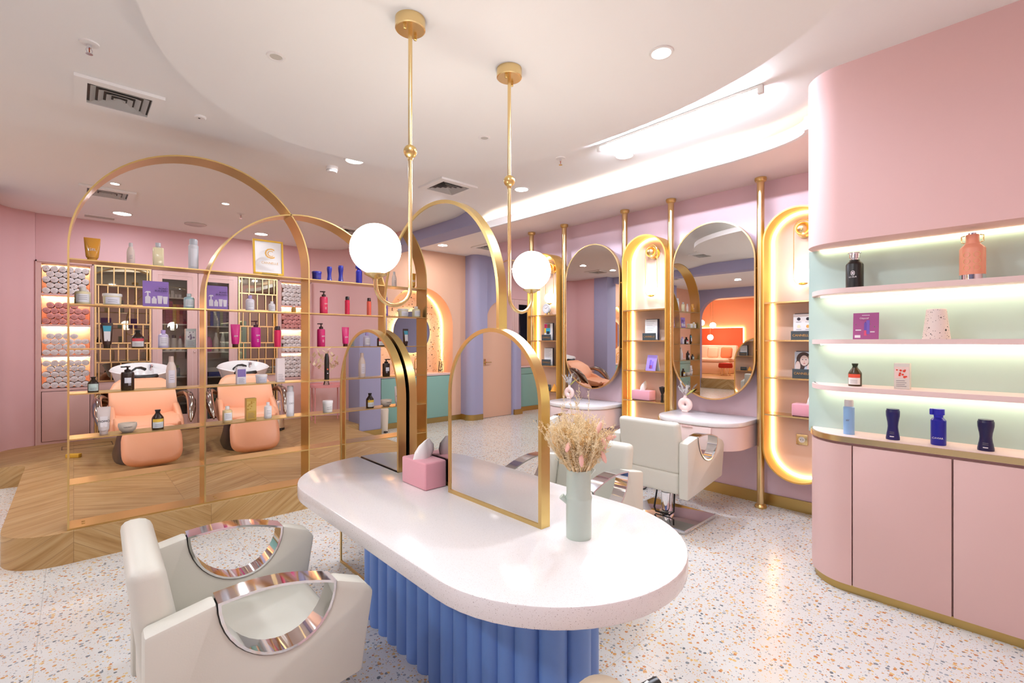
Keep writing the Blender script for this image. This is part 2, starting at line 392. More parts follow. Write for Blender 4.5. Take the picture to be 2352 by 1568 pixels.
struct('baseboard_column', MB().frame([(-2.92, 6.655), (-2.76, 6.655)] + arc(-2.76, 6.80, .145, -PI / 2, 0, 8) + [(-2.635, 6.86), (-2.635, 6.95)], .004, 0, .1, 'XY', closed=False).frame([(-3.9, 6.72), (-3.9, 6.655), (-3.7, 6.655), (-3.7, 6.72)], .004, 0, .1, 'XY', closed=False), 'brassdark')
# far left wall: lavender with a wide rounded opening to an orange lounge
op = [(4.2, .0), (4.2, 2.96), (7.0, 2.96), (7.0, 0), (6.82, 0), (6.82, 2.0)] + arc(6.22, 2.08, .6, 0, PI / 2, 10) + arc(4.95, 2.08, .6, PI / 2, PI, 10) + [(4.35, 0)]
wo = MB(); wo.prism(op, -5.7, -5.5, 'YZ'); wo.box(-5.7, -5.5, -1.8, 4.2, 0, 2.96); struct('wall_left', wo, 'lavender')
struct('lounge_floor', MB().box(-9.4, -5.62, 4.2, 9.2, 0, .29), 'wood_riser_side')
struct('wall_lounge', MB().box(-9.5, -9.3, 4.0, 9.3, 0, 2.96).box(-9.4, -5.7, 9.2, 9.3, 0, 2.96).box(-9.4, -5.7, 4.0, 4.2, 0, 2.96).box(-5.72, -5.7, 7.0, 9.3, 0, 2.96), 'orange')
struct('wall_front', MB().box(-5.7, 4.6, -1.9, -1.8, 0, 2.96), 'pink')

# ceilings
ce = MB(); ce.box(-9.5, 4.6, -1.9, 4.25, 2.95, 3.05)
ce.box(-.80, 4.6, 4.75, 9.3, 2.89, 3.05).box(-9.5, -.80, 4.25, 9.3, 2.95, 3.05)
ce.prism([(4.25, 2.95)] + [(4.25 + .5 * k / 8, 2.95 - .06 * (3 * (k / 8) ** 2 - 2 * (k / 8) ** 3)) for k in range(1, 9)] + [(4.75, 3.05), (4.25, 3.05)], -.80, 4.6, 'YZ')
struct('ceiling', ce, 'ceiling')
def superell(cx, cy, a, b, e, n=96):
    out = []
    for k in range(n):
        t = 2 * PI * k / n; c, s = math.cos(t), math.sin(t)
        out.append((cx + a * math.copysign(abs(c) ** (2 / e), c), cy + b * math.copysign(abs(s) ** (2 / e), s)))
    return out
dsk = superell(1.36, 1.76, 1.24, 1.64, 2.25)
struct('ceiling_disc', MB().prism(dsk, 2.74, 2.80), 'ceiling')
struct('beam', MB().box(-1.08, -.79, -1.8, 6.6, 2.75, 2.952), 'lavender')
# soffit along the mirror wall with a lit cove behind its upstand
sof = [(4.42, 5.72), (3.715, 5.72), (3.715, 1.55)] + [(3.71 - .19 * (1 - math.cos(t)) , 1.55 - .55 * math.sin(t)) for t in [PI / 2 * k / 10 for k in range(1, 11)]] + [(3.50, .90), (4.42, .90)]
struct('soffit', MB().prism(sof, 2.78, 2.80), 'soffit')
lip = sof[1:-1]
lp = MB(); lp.frame([(x - .012, y) for x, y in lip], .03, 2.776, 2.862, 'XY', closed=False); struct('trim_1', lp, 'white')
led = MB(); led.frame([(x + .05, y) for x, y in lip], .012, 2.802, 2.812, 'XY', closed=False)
lo = led.build('cove_light_strip', 'ledcove'); tag(lo, 'glowing light strip hidden behind the white edge of the pink ceiling soffit', 'light strip')
# curved pink bulkhead over the display shelves (right foreground)
def dispo(x, y, r, xe): return [(x, -1.8)] + [(x + r - r * math.cos(t), y + r * math.sin(t)) for t in [PI / 2 * k / 12 for k in range(13)]] + [(xe, y + r), (xe, -1.8)]
struct('wall_display', MB().prism(dispo(3.165, .727, .2, 4.4), 1.962, 2.952), 'pink')
struct('wall_display_back', MB().box(3.50, 4.4, -1.8, .945, 0, 1.962), 'pink')

# ---------------------------------------------------------------- lamps that light the room
for i, (x, y, z, p, c) in enumerate(LAMPS): area('recessed_or_fill_lamp', (x, y, z - .022), .11, p, c)
for x, y, z, p, c in FILL_LAMPS: area('recessed_or_fill_lamp', (x, y, z), .14, p, c)  # the added fill lights
area('lounge_lamp', (-7.4, 6.6, 2.85), .3, 45, lin('FFF0E0'))
area('cove_lamp', (3.80, 3.5, 2.815), .05, 5, lin('FFEED8'), down=False, shape='RECTANGLE', size_y=4.1)
area('disc_lamp', (1.36, 1.76, 2.805), 1.6, 14, WARM, down=False)
# ================================================================ ISLAND TABLE, ITS MIRRORS AND LAMPS
TX, TZ = 1.235, .72
t = T('styling_table', 'long oval white stone styling table on a narrow blue fluted base', 'table', (TX, 1.72, 0))
def stad(cx, r, y0, y1, notch=None, n=28):
    p = arc(cx, y0 + r, r, PI, 2 * PI, n)
    a = arc(cx, y1 - r, r, 0, PI, n)
    if notch:
        x0, x1, yn = notch
        a = [q for q in a if q[0] > x1] + [(x1, y1 - r + math.sqrt(r * r - (x1 - cx) ** 2)), (x1, yn), (x0, yn), (x0, y1 - r + math.sqrt(r * r - (x0 - cx) ** 2))] + [q for q in a if q[0] < x0]
    return p + a
NT_ = (1.241 - TX, 1.294 - TX, 2.222 - 1.72)
tt = MB(); tt.prism(stad(0, .47, .69 - 1.72, 2.70 - 1.72, NT_), TZ - .062, TZ, bev=.006); tt.build('tabletop', 'stone', t)
# fluted base: half-round ribs all round a stadium
core = stad(0, .115, 1.02 - 1.72, 2.34 - 1.72, None, 18)
def flutes(path, r):
    d = [0]
    for a, b in zip(path, path[1:] + path[:1]): d.append(d[-1] + math.dist(a, b))
    n = round(d[-1] / .088); pos = []
    for k in range(n):
        s = d[-1] * k / n
        i = max(j for j in range(len(d)) if d[j] <= s); a = path[i]; b = path[(i + 1) % len(path)]; f = (s - d[i]) / max(d[i + 1] - d[i], 1e-9)
        pos.append((a[0] + (b[0] - a[0]) * f, a[1] + (b[1] - a[1]) * f))
    return pos
bs = MB(); bs.prism(stad(0, .115, 1.02 - 1.72, 2.34 - 1.72, NT_), 0, TZ - .062)
for x, y in flutes(core, .044):
    if y > 2.2 - 1.72 and x > -.05 and x < .11: continue
    bs.lathe([(.047, 0), (.047, TZ - .063)], 16, (x, y, 0))
bs.build('fluted_base', 'fluted', t, sharp=50)

def table_mirror(label, x, y0, y1, z0, z1, dp=.045, back=True, yaw=0):
    r = T('arch_mirror', label, 'mirror', (x, (y0 + y1) / 2, z0), 0, 'arched mirrors of the styling table')
    w = (y1 - y0) / 2; P = archpts(-w, w, 0, z1 - z0, 40)
    MB().frame(P, .016, 0, dp, 'YZ').build('frame', 'brass', r)
    inn = archpts(-w + .015, w - .015, .004, z1 - z0 - .015, 40)
    MB().prism(inn, .004, .010, 'YZ').build('mirror_glass', 'mirror', r)
    if back: MB().prism(inn, dp - .010, dp - .004, 'YZ').build('mirror_glass', 'mirror', r)
    return r
table_mirror('small arched brass mirror standing near the vase end of the white table', 1.245, 1.197, 1.78, TZ, 1.455)
table_mirror('arched floor length brass mirror slotted into the far end of the white table', 1.245, 2.227, 2.97, .0, 1.47)
table_mirror('tall wide arched brass mirror in the middle of the white table', 1.296, 1.49, 2.49, TZ, 2.085)

def pendant(label, x, y, s):
    r = T('globe_pendant', label, 'pendant lamp', (x, y, 2.74), 0, 'globe pendants over the styling table')
    c = MB(); c.lathe([(.062, 0), (.062, -.042), (.058, -.045)], 32); c.build('canopy', 'gold', r)
    for a in (.5, 3.6): MB().lathe([(.007, -.045), (.007, -.062), (.004, -.064)], 10, (.04 * math.cos(a), .04 * math.sin(a), 0)).build('screw', 'brass', r)
    MB().cyl((0, 0, -.04), (0, 0, -.55), .0085, 12).build('rod', 'gold', r)
    MB().ball((0, 0, -.55), .028).lathe([(.011, -.585), (.013, -.57)], 12).build('ball_joint', 'brass', r)
    U = .0775
    path = [(0, 0, -.575), (0, 0, -1.09)] + [(s * (U - U * math.cos(a)), 0, -1.115 - U * math.sin(a)) for a in [PI * k / 14 for k in range(15)]] + [(s * 2 * U, 0, -1.085)]
    MB().tube(path, .0085, 12).build('hooked_arm', 'gold', r)
    MB().lathe([(.0, -.008), (.012, -.008), (.043, .008), (.045, .012), (.036, .014), (0, .014)], 28, (s * 2 * U, 0, -1.085)).build('cup', 'gold', r)
    MB().ball((s * 2 * U, 0, -.975), .0985, 56).build('globe', 'globe', r, sharp=80)
    return r
pendant('brass pendant with lit globe hooked towards the shampoo shelves, in front of the tall mirror', 1.032, 1.748, -1)
pendant('brass pendant with lit globe hanging behind the tall mirror beside the wall niches', 1.58, 1.738, 1)

# vase with dried grass
v = T('vase', 'sage green bamboo shaped ceramic vase on the white table', 'vase', (1.296, 1.066, TZ))
MB().lathe([(.0, 0), (.043, 0), (.044, .004), (.044, .118), (.0455, .134), (.0465, .138), (.0455, .142), (.043, .148), (.0425, .2), (.042, .233), (.040, .236), (.037, .233), (.036, .12), (0, .12)], 40).build('body', 'sagevase', v)
MB().tube([(-.027, .024, .118), (-.045, .040, .142)], [.008, .011], 10).build('twig_stub', 'sagevase', v)
MB().tube([(.022, -.018, .205), (.040, -.030, .238)], [.008, .013], 10).build('twig_stub', 'sagevase', v)

def grass(n, rad, h0, h1, seed, spread=.5, thin=.0006, seeds=5, tw=6):
    rnd = random.Random(seed); mb = MB(); bm = mb.bm
    def stick(a, b, w):
        d = (b - a); d = d.normalized() if d.length else Vector((0, 0, 1)); u = d.orthogonal().normalized() * w; q = d.cross(u)
        A = [bm.verts.new(a + u), bm.verts.new(a - u * .5 + q * .87), bm.verts.new(a - u * .5 - q * .87)]
        B = [bm.verts.new(b + u * .7), bm.verts.new(b - u * .35 + q * .6), bm.verts.new(b - u * .35 - q * .6)]
        for k in range(3): bm.faces.new((A[k], A[(k + 1) % 3], B[(k + 1) % 3], B[k]))
    for i in range(n):
        ang = rnd.uniform(0, 2 * PI); r0 = rad * math.sqrt(rnd.random()); p = Vector((r0 * math.cos(ang), r0 * math.sin(ang), 0))
        h = rnd.uniform(h0, h1); out = spread * (r0 / rad) * rnd.uniform(.6, 1.15) + rnd.uniform(-.05, .05)
        d = Vector((math.cos(ang) * out, math.sin(ang) * out, 1)).normalized(); seg = 4; q = p
        for k in range(seg):
            d = (d + Vector((rnd.uniform(-.12, .12), rnd.uniform(-.12, .12), rnd.uniform(-.05, .05)))).normalized()
            e = q + d * h / seg; stick(q, e, thin * (1.3 - .2 * k))
            if k >= 1:
                for _ in range(tw):
                    f = rnd.random(); b0 = q.lerp(e, f); dd = (d + Vector((rnd.uniform(-1, 1), rnd.uniform(-1, 1), rnd.uniform(-.2, .8)))).normalized()
                    L = rnd.uniform(.008, .026); b1 = b0 + dd * L; stick(b0, b1, thin * .8)
                    for _ in range(seeds):
                        c = b0.lerp(b1, rnd.uniform(.3, 1)) + Vector((rnd.uniform(-1, 1), rnd.uniform(-1, 1), rnd.uniform(-1, 1))) * .003
                        stick(c, c + Vector((rnd.uniform(-1, 1), rnd.uniform(-1, 1), rnd.uniform(-1, 1))) * .004, thin * 1.3)
            q = e
    return mb
bq = T('dried_bouquet', 'bunch of dried straw coloured grass with pink bunny tails in the sage vase', 'dried flowers', (1.296, 1.066, TZ + .222))
grass(260, .034, .09, .205, 3, .62, .0008, 3, 8).build('grass_sprays', 'straw', bq, kind='stuff')
grass(110, .034, .07, .18, 5, .55, .0010, 3, 7).build('grass_sprays', 'strawdark', bq, kind='stuff')
grass(9, .020, .22, .31, 8, .2, .0008, 3, 8).build('grass_sprays', 'cream', bq, kind='stuff')
def tail(p, d, L=.045, r=.0085):
    p = Vector(p); d = Vector(d).normalized(); mb = MB(); q = d.to_track_quat('Z', 'Y').to_matrix().to_4x4()
    mb.lathe([(0, 0), (r * .6, L * .1), (r, L * .35), (r * .9, L * .65), (r * .5, L * .9), (0, L)], 12, mx=Matrix.Translation(p) @ q); return mb
for p, d in [((.030, -.075, .13), (.25, -.2, -.9)), ((.045, -.080, .125), (.75, -.3, .1)), ((-.055, -.055, .085), (-.3, -.3, -.8)), ((.012, -.070, .145), (.3, -.1, .8)), ((.028, -.075, .085), (.15, -.3, -.8)), ((-.075, -.02, .12), (-.4, -.2, -.3))]:
    tail(p, d).build('bunny_tail', 'bunny', bq)

def tissue_box(label, loc, rz, sx, sy, sz):
    r = T('tissue_box', label, 'tissue box', loc, rz, 'pink tissue boxes')
    MB().box(-sx / 2, sx / 2, -sy / 2, sy / 2, 0, sz, .009, 3).build('box', 'velvet', r)
    tb = MB(); rnd = random.Random(4)
    secs = []
    for k, (w, d, z) in enumerate([(.045, .018, -.004), (.050, .016, .03), (.040, .012, .06), (.018, .006, .082), (.005, .002, .092)]):
        secs.append([(w * math.cos(a) * (1 + .16 * math.sin(3 * a + k)) + .006 * k - .008, d * math.sin(a) * (1 + .35 * math.cos(4 * a + k)) - .004 * k, sz + z) for a in [2 * PI * j / 20 for j in range(20)]])
    tb.loft(secs).build('tissue', 'tissue', r); return r
tissue_box('pink velvet tissue box on the white table against the brass mirrors', (1.232, 1.962, TZ), 0, .118, .21, .125)
# ================================================================ MIRROR WALL: posts, mirrors, light niches, consoles
def post(y, label):
    r = T('brass_post', label, 'post', (4.27, y, 0), 0, 'floor to soffit brass posts')
    MB().cyl((0, 0, 0), (0, 0, 2.78), .029, 20).build('pole', 'gold', r)
    MB().lathe([(.046, 0), (.048, .012), (.040, .028), (.030, .034)], 24).build('foot_flange', 'brass', r)
    MB().lathe([(.030, 2.742), (.042, 2.75), (.048, 2.766), (.046, 2.78)], 24).build('top_flange', 'brass', r); return r
post(1.542, 'brass floor to soffit post beside the niche nearest the display shelves')
post(2.363, 'brass post between the nearest oval mirror and the niche with the purple card')
post(2.890, 'brass post between the purple card niche and the oval mirror showing a shampoo chair')
post(3.731, 'brass post between the mirror showing a shampoo chair and the niche with the clock')
post(4.277, 'brass post just behind the lit globe, far side of the niche with the clock')
post(5.11, 'farthest brass post along the mirror wall')

def wall_mirror(y, label):
    r = T('oval_mirror', label, 'mirror', (4.27, y, .873), 0, 'pill shaped wall mirrors'); w, h = .38, 1.61
    MB().frame(pillpts(-w, w, 0, h), .012, -.03, .012, 'YZ').build('frame', 'gold', r)
    MB().prism(pillpts(-w + .011, w - .011, .011, h - .011), -.026, 0, 'YZ').build('mirror_glass', 'mirror', r)
    for s in (-1, 1):
        for z in (.45, 1.15): MB().cyl((0, s * (w - .005), z), (0, s * (w + .025), z), .007, 8).build('bracket', 'brass', r)
    MB().box(.0, .125, -.12, .12, .5, 1.1).build('back_mount', 'black', r); return r
wall_mirror(1.952, 'nearest pill shaped wall mirror over the white console beside the display shelves')
wall_mirror(3.31, 'pill shaped wall mirror reflecting a peach shampoo chair')
wall_mirror(4.69, 'farthest pill shaped wall mirror, mostly behind the tall arched mirror and the lit globe')

NZ = (1.722, 1.412, 1.108, .805)
def niche(y, label):
    r = T('light_niche', label, 'wall niche', (4.4, y, .276), 0, 'glowing brass wall niches'); w, h = .25, 2.195
    MB().frame(pillpts(-w, w, 0, h, 36), .012, -.205, -.002, 'YZ').build('casing', 'casing', r)
    MB().prism(pillpts(-w + .011, w - .011, .011, h - .011, 36), -.022, -.003, 'YZ').build('back_panel', 'peachpanel', r)
    MB().frame(pillpts(-w + .0125, w - .0125, .0125, h - .0125, 36), .008, -.036, -.023, 'YZ').build('light_strip', 'ledniche', r)
    for z in NZ: MB().box(-.200, -.024, -w + .013, w - .013, z - .276 - .012, z - .276).build('shelf', 'gold', r)
    return r
niche(1.25, 'glowing brass pill niche next to the display shelves, holding two menu holders')
niche(2.625, 'glowing brass pill niche with the purple tent card and a brush')
niche(4.03, 'glowing brass pill niche with the small round clock')
def sconce(y, label):
    r = T('wall_sconce', label, 'wall lamp', (4.376, y, 1.80), 0, 'globe sconces in the niches')
    MB().lathe([(0, 0), (.062, 0), (.062, .012), (0, .014)], 28, mx=Matrix.Translation((0, 0, .50)) @ Matrix.Rotation(-PI / 2, 4, 'Y')).build('backplate', 'gold', r)
    MB().ball((-.066, 0, .505), .055, 28).build('brass_ball', 'gold', r)
    MB().tube([(-.07, u, v) for u, v in pillpts(-.066, .066, .055, .575, 16)], .0035, 8, closed=True).build('wire_loop', 'gold', r)
    MB().lathe([(0, .056), (.02, .058), (.033, .070), (.028, .074), (0, .074)], 20, (-.07, 0, 0)).build('cup', 'gold', r)
    MB().ball((-.07, 0, .132), .061, 40).build('globe', 'globesconce', r, sharp=80); return r
sconce(1.235, 'brass wire loop sconce in the niche next to the display shelves')
sconce(2.60, 'brass wire loop sconce in the niche above the purple tent card')
sconce(4.0, 'brass wire loop sconce above the small round clock')
def socket(y, z, label):
    r = T('wall_socket', label, 'socket', (4.377, y, z), 0, 'brass power sockets')
    MB().box(-.010, 0, -.042, .042, -.042, .042, .003).build('plate', 'gold', r)
    MB().lathe([(0, 0), (.022, 0), (.024, .004), (.019, .006), (.018, .002), (0, .002)], 24, mx=Matrix.Translation((-.009, 0, 0)) @ Matrix.Rotation(-PI / 2, 4, 'Y')).build('outlet', 'white', r)
    for s in (-1, 1): MB().cyl((-.0145, s * .0085, 0), (-.011, s * .0085, 0), .003, 8).build('pin_hole', 'black', r)
socket(1.26, .60, 'square brass socket under the pink tissue box in the niche by the display shelves')
socket(2.52, .60, 'square brass socket low in the niche with the purple tent card')

# consoles under the mirrors
def console(y, label):
    r = T('wall_console', label, 'console', (4.39, y, .5), 0, 'wall hung consoles'); w, dp, R = .375, .60, .27
    def out(a, d, rr): return [(0, -a), (0, a)] + [(-d + rr - rr * math.sin(q), a - rr + rr * math.cos(q)) for q in [PI / 2 * k / 10 for k in range(11)]] + [(-d + rr - rr * math.cos(q), -a + rr - rr * math.sin(q)) for q in [PI / 2 * k / 10 for k in range(11)]]
    MB().prism(out(w, dp, R), .205, .24, bev=.005).build('worktop', 'stone', r)
    MB().prism(out(w - .012, dp - .014, R - .01), .01, .203).build('body', 'blush', r)
    dw = MB(); dw.box(-dp + .004, -dp + .03, -.20, .20, .014, .198, .002); d = dw.build('drawer', 'blush', r)
    MB().box(-dp - .0, -dp + .012, -.05, .05, .178, .197, .004).build('finger_pull', 'pinklac', d)
    side = [(-dp + .010 + (R - .01) * (1 - math.cos(q)), -w + .008 + (R - .01) * (1 - math.sin(q))) for q in [PI / 2 * k / 10 for k in range(11)]]
    sp = [(x, y_) for x, y_ in side] + [(-.06, -w + .008)]
    MB().frame(sp, .010, .014, .198, 'XY', closed=False).build('curved_door', 'blush', r)
    MB().frame([(x, -y_) for x, y_ in reversed(sp)], .010, .014, .198, 'XY', closed=False).build('curved_door', 'blush', r)
    return r
console(1.952, 'white topped blush wall console under the nearest oval mirror')
console(3.31, 'white topped blush wall console behind the dried grass bouquet')
console(4.69, 'white topped blush wall console at the far end of the mirror wall')

def donut_vase(loc, rz, label, label2, seed):
    r = T('donut_vase', label, 'vase', loc, rz, 'blush donut vases on the consoles')
    mb = MB(); R, q, n, m = .042, .030, 32, 14
    for i in range(1):
        t_ = bmesh.new(); V = [[t_.verts.new(((q * .62) * math.sin(2 * PI * j / m), (R + q * math.cos(2 * PI * j / m)) * math.cos(2 * PI * k / n), .07 + (R + q * math.cos(2 * PI * j / m)) * math.sin(2 * PI * k / n) * .92)) for j in range(m)] for k in range(n)]
        for k in range(n):
            for j in range(m): t_.faces.new((V[k][j], V[k][(j + 1) % m], V[(k + 1) % n][(j + 1) % m], V[(k + 1) % n][j]))
        mb.merge(t_)
    mb.lathe([(.024, .118), (.017, .14), (.015, .156), (.012, .155), (.011, .135)], 18, sx=.8); mb.box(-.016, .016, -.03, .03, 0, .02, .006)
    mb.build('body', 'blushvase', r, sharp=60)
    b = T('feather_sprigs', label2, 'dried flowers', (loc[0], loc[1], loc[2] + .148), rz, 'dried sprigs in the donut vases')
    g = grass(9, .008, .08, .15, seed, .75, .0009, 4, 9); g.build('sprig', 'white', b)
    lf = MB(); lf.lathe([(0, 0), (.006, .03), (.009, .07), (.004, .11), (0, .12)], 8, sx=.35, mx=Matrix.Rotation(.9, 4, 'X')); lf.build('leaf', mat('yellow green leaf', '#B9B25A', .7), b)
donut_vase((4.22, 2.19, .74), 0, 'blush donut vase on the console under the nearest oval mirror', 'white feathery dried sprigs in the vase under the nearest oval mirror', 11)
donut_vase((4.22, 3.61, .74), 0, 'blush donut vase on the console under the mirror showing a shampoo chair', 'white feathery dried sprigs in the vase under the mirror showing a shampoo chair', 12)

# things in the niches (face the room, -X)
def leaflet_holder(loc, label, label2, kind):
    r = T('menu_holder', label, 'menu holder', loc, -PI / 2, 'slate menu holders in the niches')
    MB().box(-.075, .075, -.035, -.031, 0, .072).box(-.075, .075, -.033, .03, 0, .004).build('slate_front', 'slate', r)
    MB().box(-.062, .085, .016, .02, .0, .215).build('dark_backing', 'ink', r)
    text('CANNELLE', .026, 'goldink', r, (0, -.0356, .036))
    p = T('leaflet', label2, 'leaflet', (loc[0], loc[1], loc[2] + .004), -PI / 2, 'leaflets in the menu holders')
    sheet = MB().box(-.07, .068, .006, .009, 0, .205).build('sheet', 'paper', p)
    if kind == 'icons':
        for x in (-.03, .035):
            for z in (.165, .105):
                MB().lathe([(0, 0), (.013, 0), (.013, .0008), (0, .0008)], 16, mx=Matrix.Translation((x, .0058, z)) @ Matrix.Rotation(PI / 2, 4, 'X')).build('picture', random.choice(['straw', 'ink', 'goldink']), p)
                MB().box(x - .018, x + .018, .0052, .006, z - .026, z - .023).build('caption', 'inkgrey', p)
    elif kind == 'face':
        MB().box(-.068, .066, .0052, .006, .06, .203).build('photo_ground', mat('pale blue grey', '#C3CBD3', .7), p)
        def disc(x, z, rx, rz_, y, m, nm): MB().lathe([(0, 0), (1, 0), (1, .0006), (0, .0006)], 24, mx=Matrix.Translation((x, y, z)) @ Matrix.Rotation(PI / 2, 4, 'X') @ Matrix.Diagonal((rx, rz_, 1, 1))).build(nm, m, p)
        hb = mat('brown hair print', '#4A3A34', .7); sk = mat('pale skin print', '#E8D2C6', .7)
        disc(-.004, .145, .052, .058, .0050, hb, 'printed_hair'); disc(-.03, .10, .035, .05, .0048, hb, 'printed_hair'); disc(.038, .13, .022, .05, .0047, mat('light brown hair print', '#8A735F', .7), 'printed_hair')
        disc(.0, .135, .030, .042, .0044, sk, 'printed_face'); disc(-.046, .09, .018, .04, .0042, sk, 'printed_hand'); disc(.04, .08, .022, .03, .0042, sk, 'printed_hand')
        for s in (-1, 1): disc(s * .012, .143, .006, .0028, .0036, 'ink', 'printed_eye')
        disc(0, .113, .008, .004, .0036, mat('rose print', '#C9837C', .7), 'printed_mouth'); disc(.001, .127, .003, .006, .0036, mat('skin shade print', '#D9B8A8', .7), 'printed_nose')
    elif kind == 'lines':
        for k in range(6): MB().box(-.05, .045 - .015 * (k % 3), .0052, .006, .185 - .018 * k, .187 - .018 * k).build('print_line', 'inkgrey', p)
    elif kind == 'swatch':
        for i, (x0, x1, z0, z1, c) in enumerate([(-.068, -.02, .15, .2, '#E63A6E'), (-.018, .03, .15, .2, '#8C6F58'), (.032, .066, .1, .2, '#EDE6E2'), (-.068, -.04, .09, .148, '#F0C23A'), (-.038, .03, .09, .148, '#3AA9C4'), (-.03, .02, .075, .11, '#26303A')]):
            MB().box(x0, x1, .0052 - .0003 * i, .006, z0, z1).build('colour_patch', mat('print ' + c, c, .7), p)
leaflet_holder((4.30, 1.235, NZ[1]), 'slate card menu holder on the second shelf of the niche by the display shelves', 'leaflet with four round pictures in the slate holder by the display shelves', 'icons')
leaflet_holder((4.30, 1.225, NZ[2]), 'slate card menu holder holding a portrait leaflet, niche by the display shelves', 'leaflet with a portrait of a woman with bobbed hair in the slate holder', 'face')
leaflet_holder((4.30, 2.60, NZ[1]), 'slate card menu holder in the niche with the purple tent card', 'pale leaflet with faint lines above the purple tent card', 'lines')
leaflet_holder((4.30, 4.02, NZ[1]), 'slate card menu holder with a colourful leaflet under the small clock', 'colourful swatch leaflet in the holder under the small clock', 'swatch')
leaflet_holder((4.30, 4.02, NZ[2]), 'slate card menu holder with a plain leaflet in the niche with the clock', 'plain pale leaflet in the lower holder of the niche with the clock', 'lines')
tissue_box('pink tissue box in the wall niche beside the display shelves', (4.29, 1.18, NZ[3]), 0, .12, .23, .10)
tissue_box('lilac pink tissue box in the niche below the purple tent card', (4.29, 2.68, NZ[3]), 0, .12, .21, .10)
# purple tent card
r = T('tent_card', 'purple tent card with printed bottles on the third shelf of the middle niche', 'card', (4.30, 2.58, NZ[2]), -PI / 2)
MB().loft([[(-.055, -.045, 0), (.055, -.045, 0), (.055, -.042, 0), (-.055, -.042, 0)], [(-.055, 0, .155), (.055, 0, .155), (.055, .003, .155), (-.055, .003, .155)]]).build('front_face', mat('lilac print', '#A58BD6', .5), r)
MB().loft([[(-.055, .046, 0), (.055, .046, 0), (.055, .049, 0), (-.055, .049, 0)], [(-.055, .001, .155), (.055, .001, .155), (.055, .004, .155), (-.055, .004, .155)]]).build('back_face', 'paper', r)
for x, w_, h_, c in [(-.01, .022, .09, '#7B5FC4'), (.015, .02, .075, '#8C6BD0'), (.0, .03, .035, '#E8547A')]:
    MB().box(x - w_ / 2, x + w_ / 2, -.004, .0, .02, .02 + h_, mx=Matrix.Translation((0, -.042, 0)) @ Matrix.Rotation(-.283, 4, 'X')).build('printed_bottle', mat('print ' + c, c, .5), r)
# make-up brush
r = T('powder_brush', 'black powder brush standing beside the lilac tissue box', 'brush', (4.27, 2.455, NZ[3]))
MB().lathe([(.018, 0), (.013, .03), (.015, .06), (.011, .075)], 16).build('handle', 'black', r); MB().lathe([(.012, .075), (.03, .12), (.034, .145), (.0, .155)], 20, sx=.7).build('bristles', mat('brush hair', '#2A201C', .9), r)
# clock
r = T('desk_clock', 'small round white desk clock on the top shelf of the far niche', 'clock', (4.29, 4.03, NZ[0]), -PI / 2)
cz = Matrix.Translation((0, 0, .082)) @ Matrix.Rotation(PI / 2, 4, 'X')
MB().lathe([(0, -.016), (.058, -.016), (.058, .016), (.05, .018), (.05, .012), (0, .012)], 36, mx=cz).build('case', mat('pale blue grey', '#C3CBD3', .5), r)
MB().lathe([(0, .012), (.05, .012), (.05, .0135), (0, .0135)], 36, mx=cz).build('dial', 'paper', r)
for k in range(12):
    a = 2 * PI * k / 12; MB().box(-.0015, .0015, -.0145, -.0138, .034, .045, mx=Matrix.Translation((0, 0, .082)) @ Matrix.Rotation(a, 4, 'Y')).build('hour_mark', 'inkgrey', r)
for a, L in ((.9, .03), (-1.2, .022)): MB().box(-.0018, .0018, -.0156, -.0148, 0, L, mx=Matrix.Translation((0, 0, .082)) @ Matrix.Rotation(a, 4, 'Y')).build('hand', 'ink', r)
for s in (-1, 1): MB().cyl((s * .03, 0, 0), (s * .022, 0, .034), .006, 10).build('foot', 'gold', r)
# slate box with orange cone sign
r = T('price_sign', 'small slate sign with gold print on the lowest shelf of the far niche', 'sign', (4.27, 4.0, NZ[3]), -PI / 2)
MB().box(-.07, .05, -.012, .012, 0, .07, .002).build('board', 'slate', r); text('CANNELLE', .018, 'goldink', r, (-.01, -.0128, .04))
r = T('paper_cone', 'orange paper cone beside the small slate sign in the far niche', 'cone', (4.27, 3.89, NZ[3]))
MB().lathe([(.045, 0), (.003, .085), (0, .086)], 20).build('cone', mat('orange paper', '#F0A63C', .7), r)

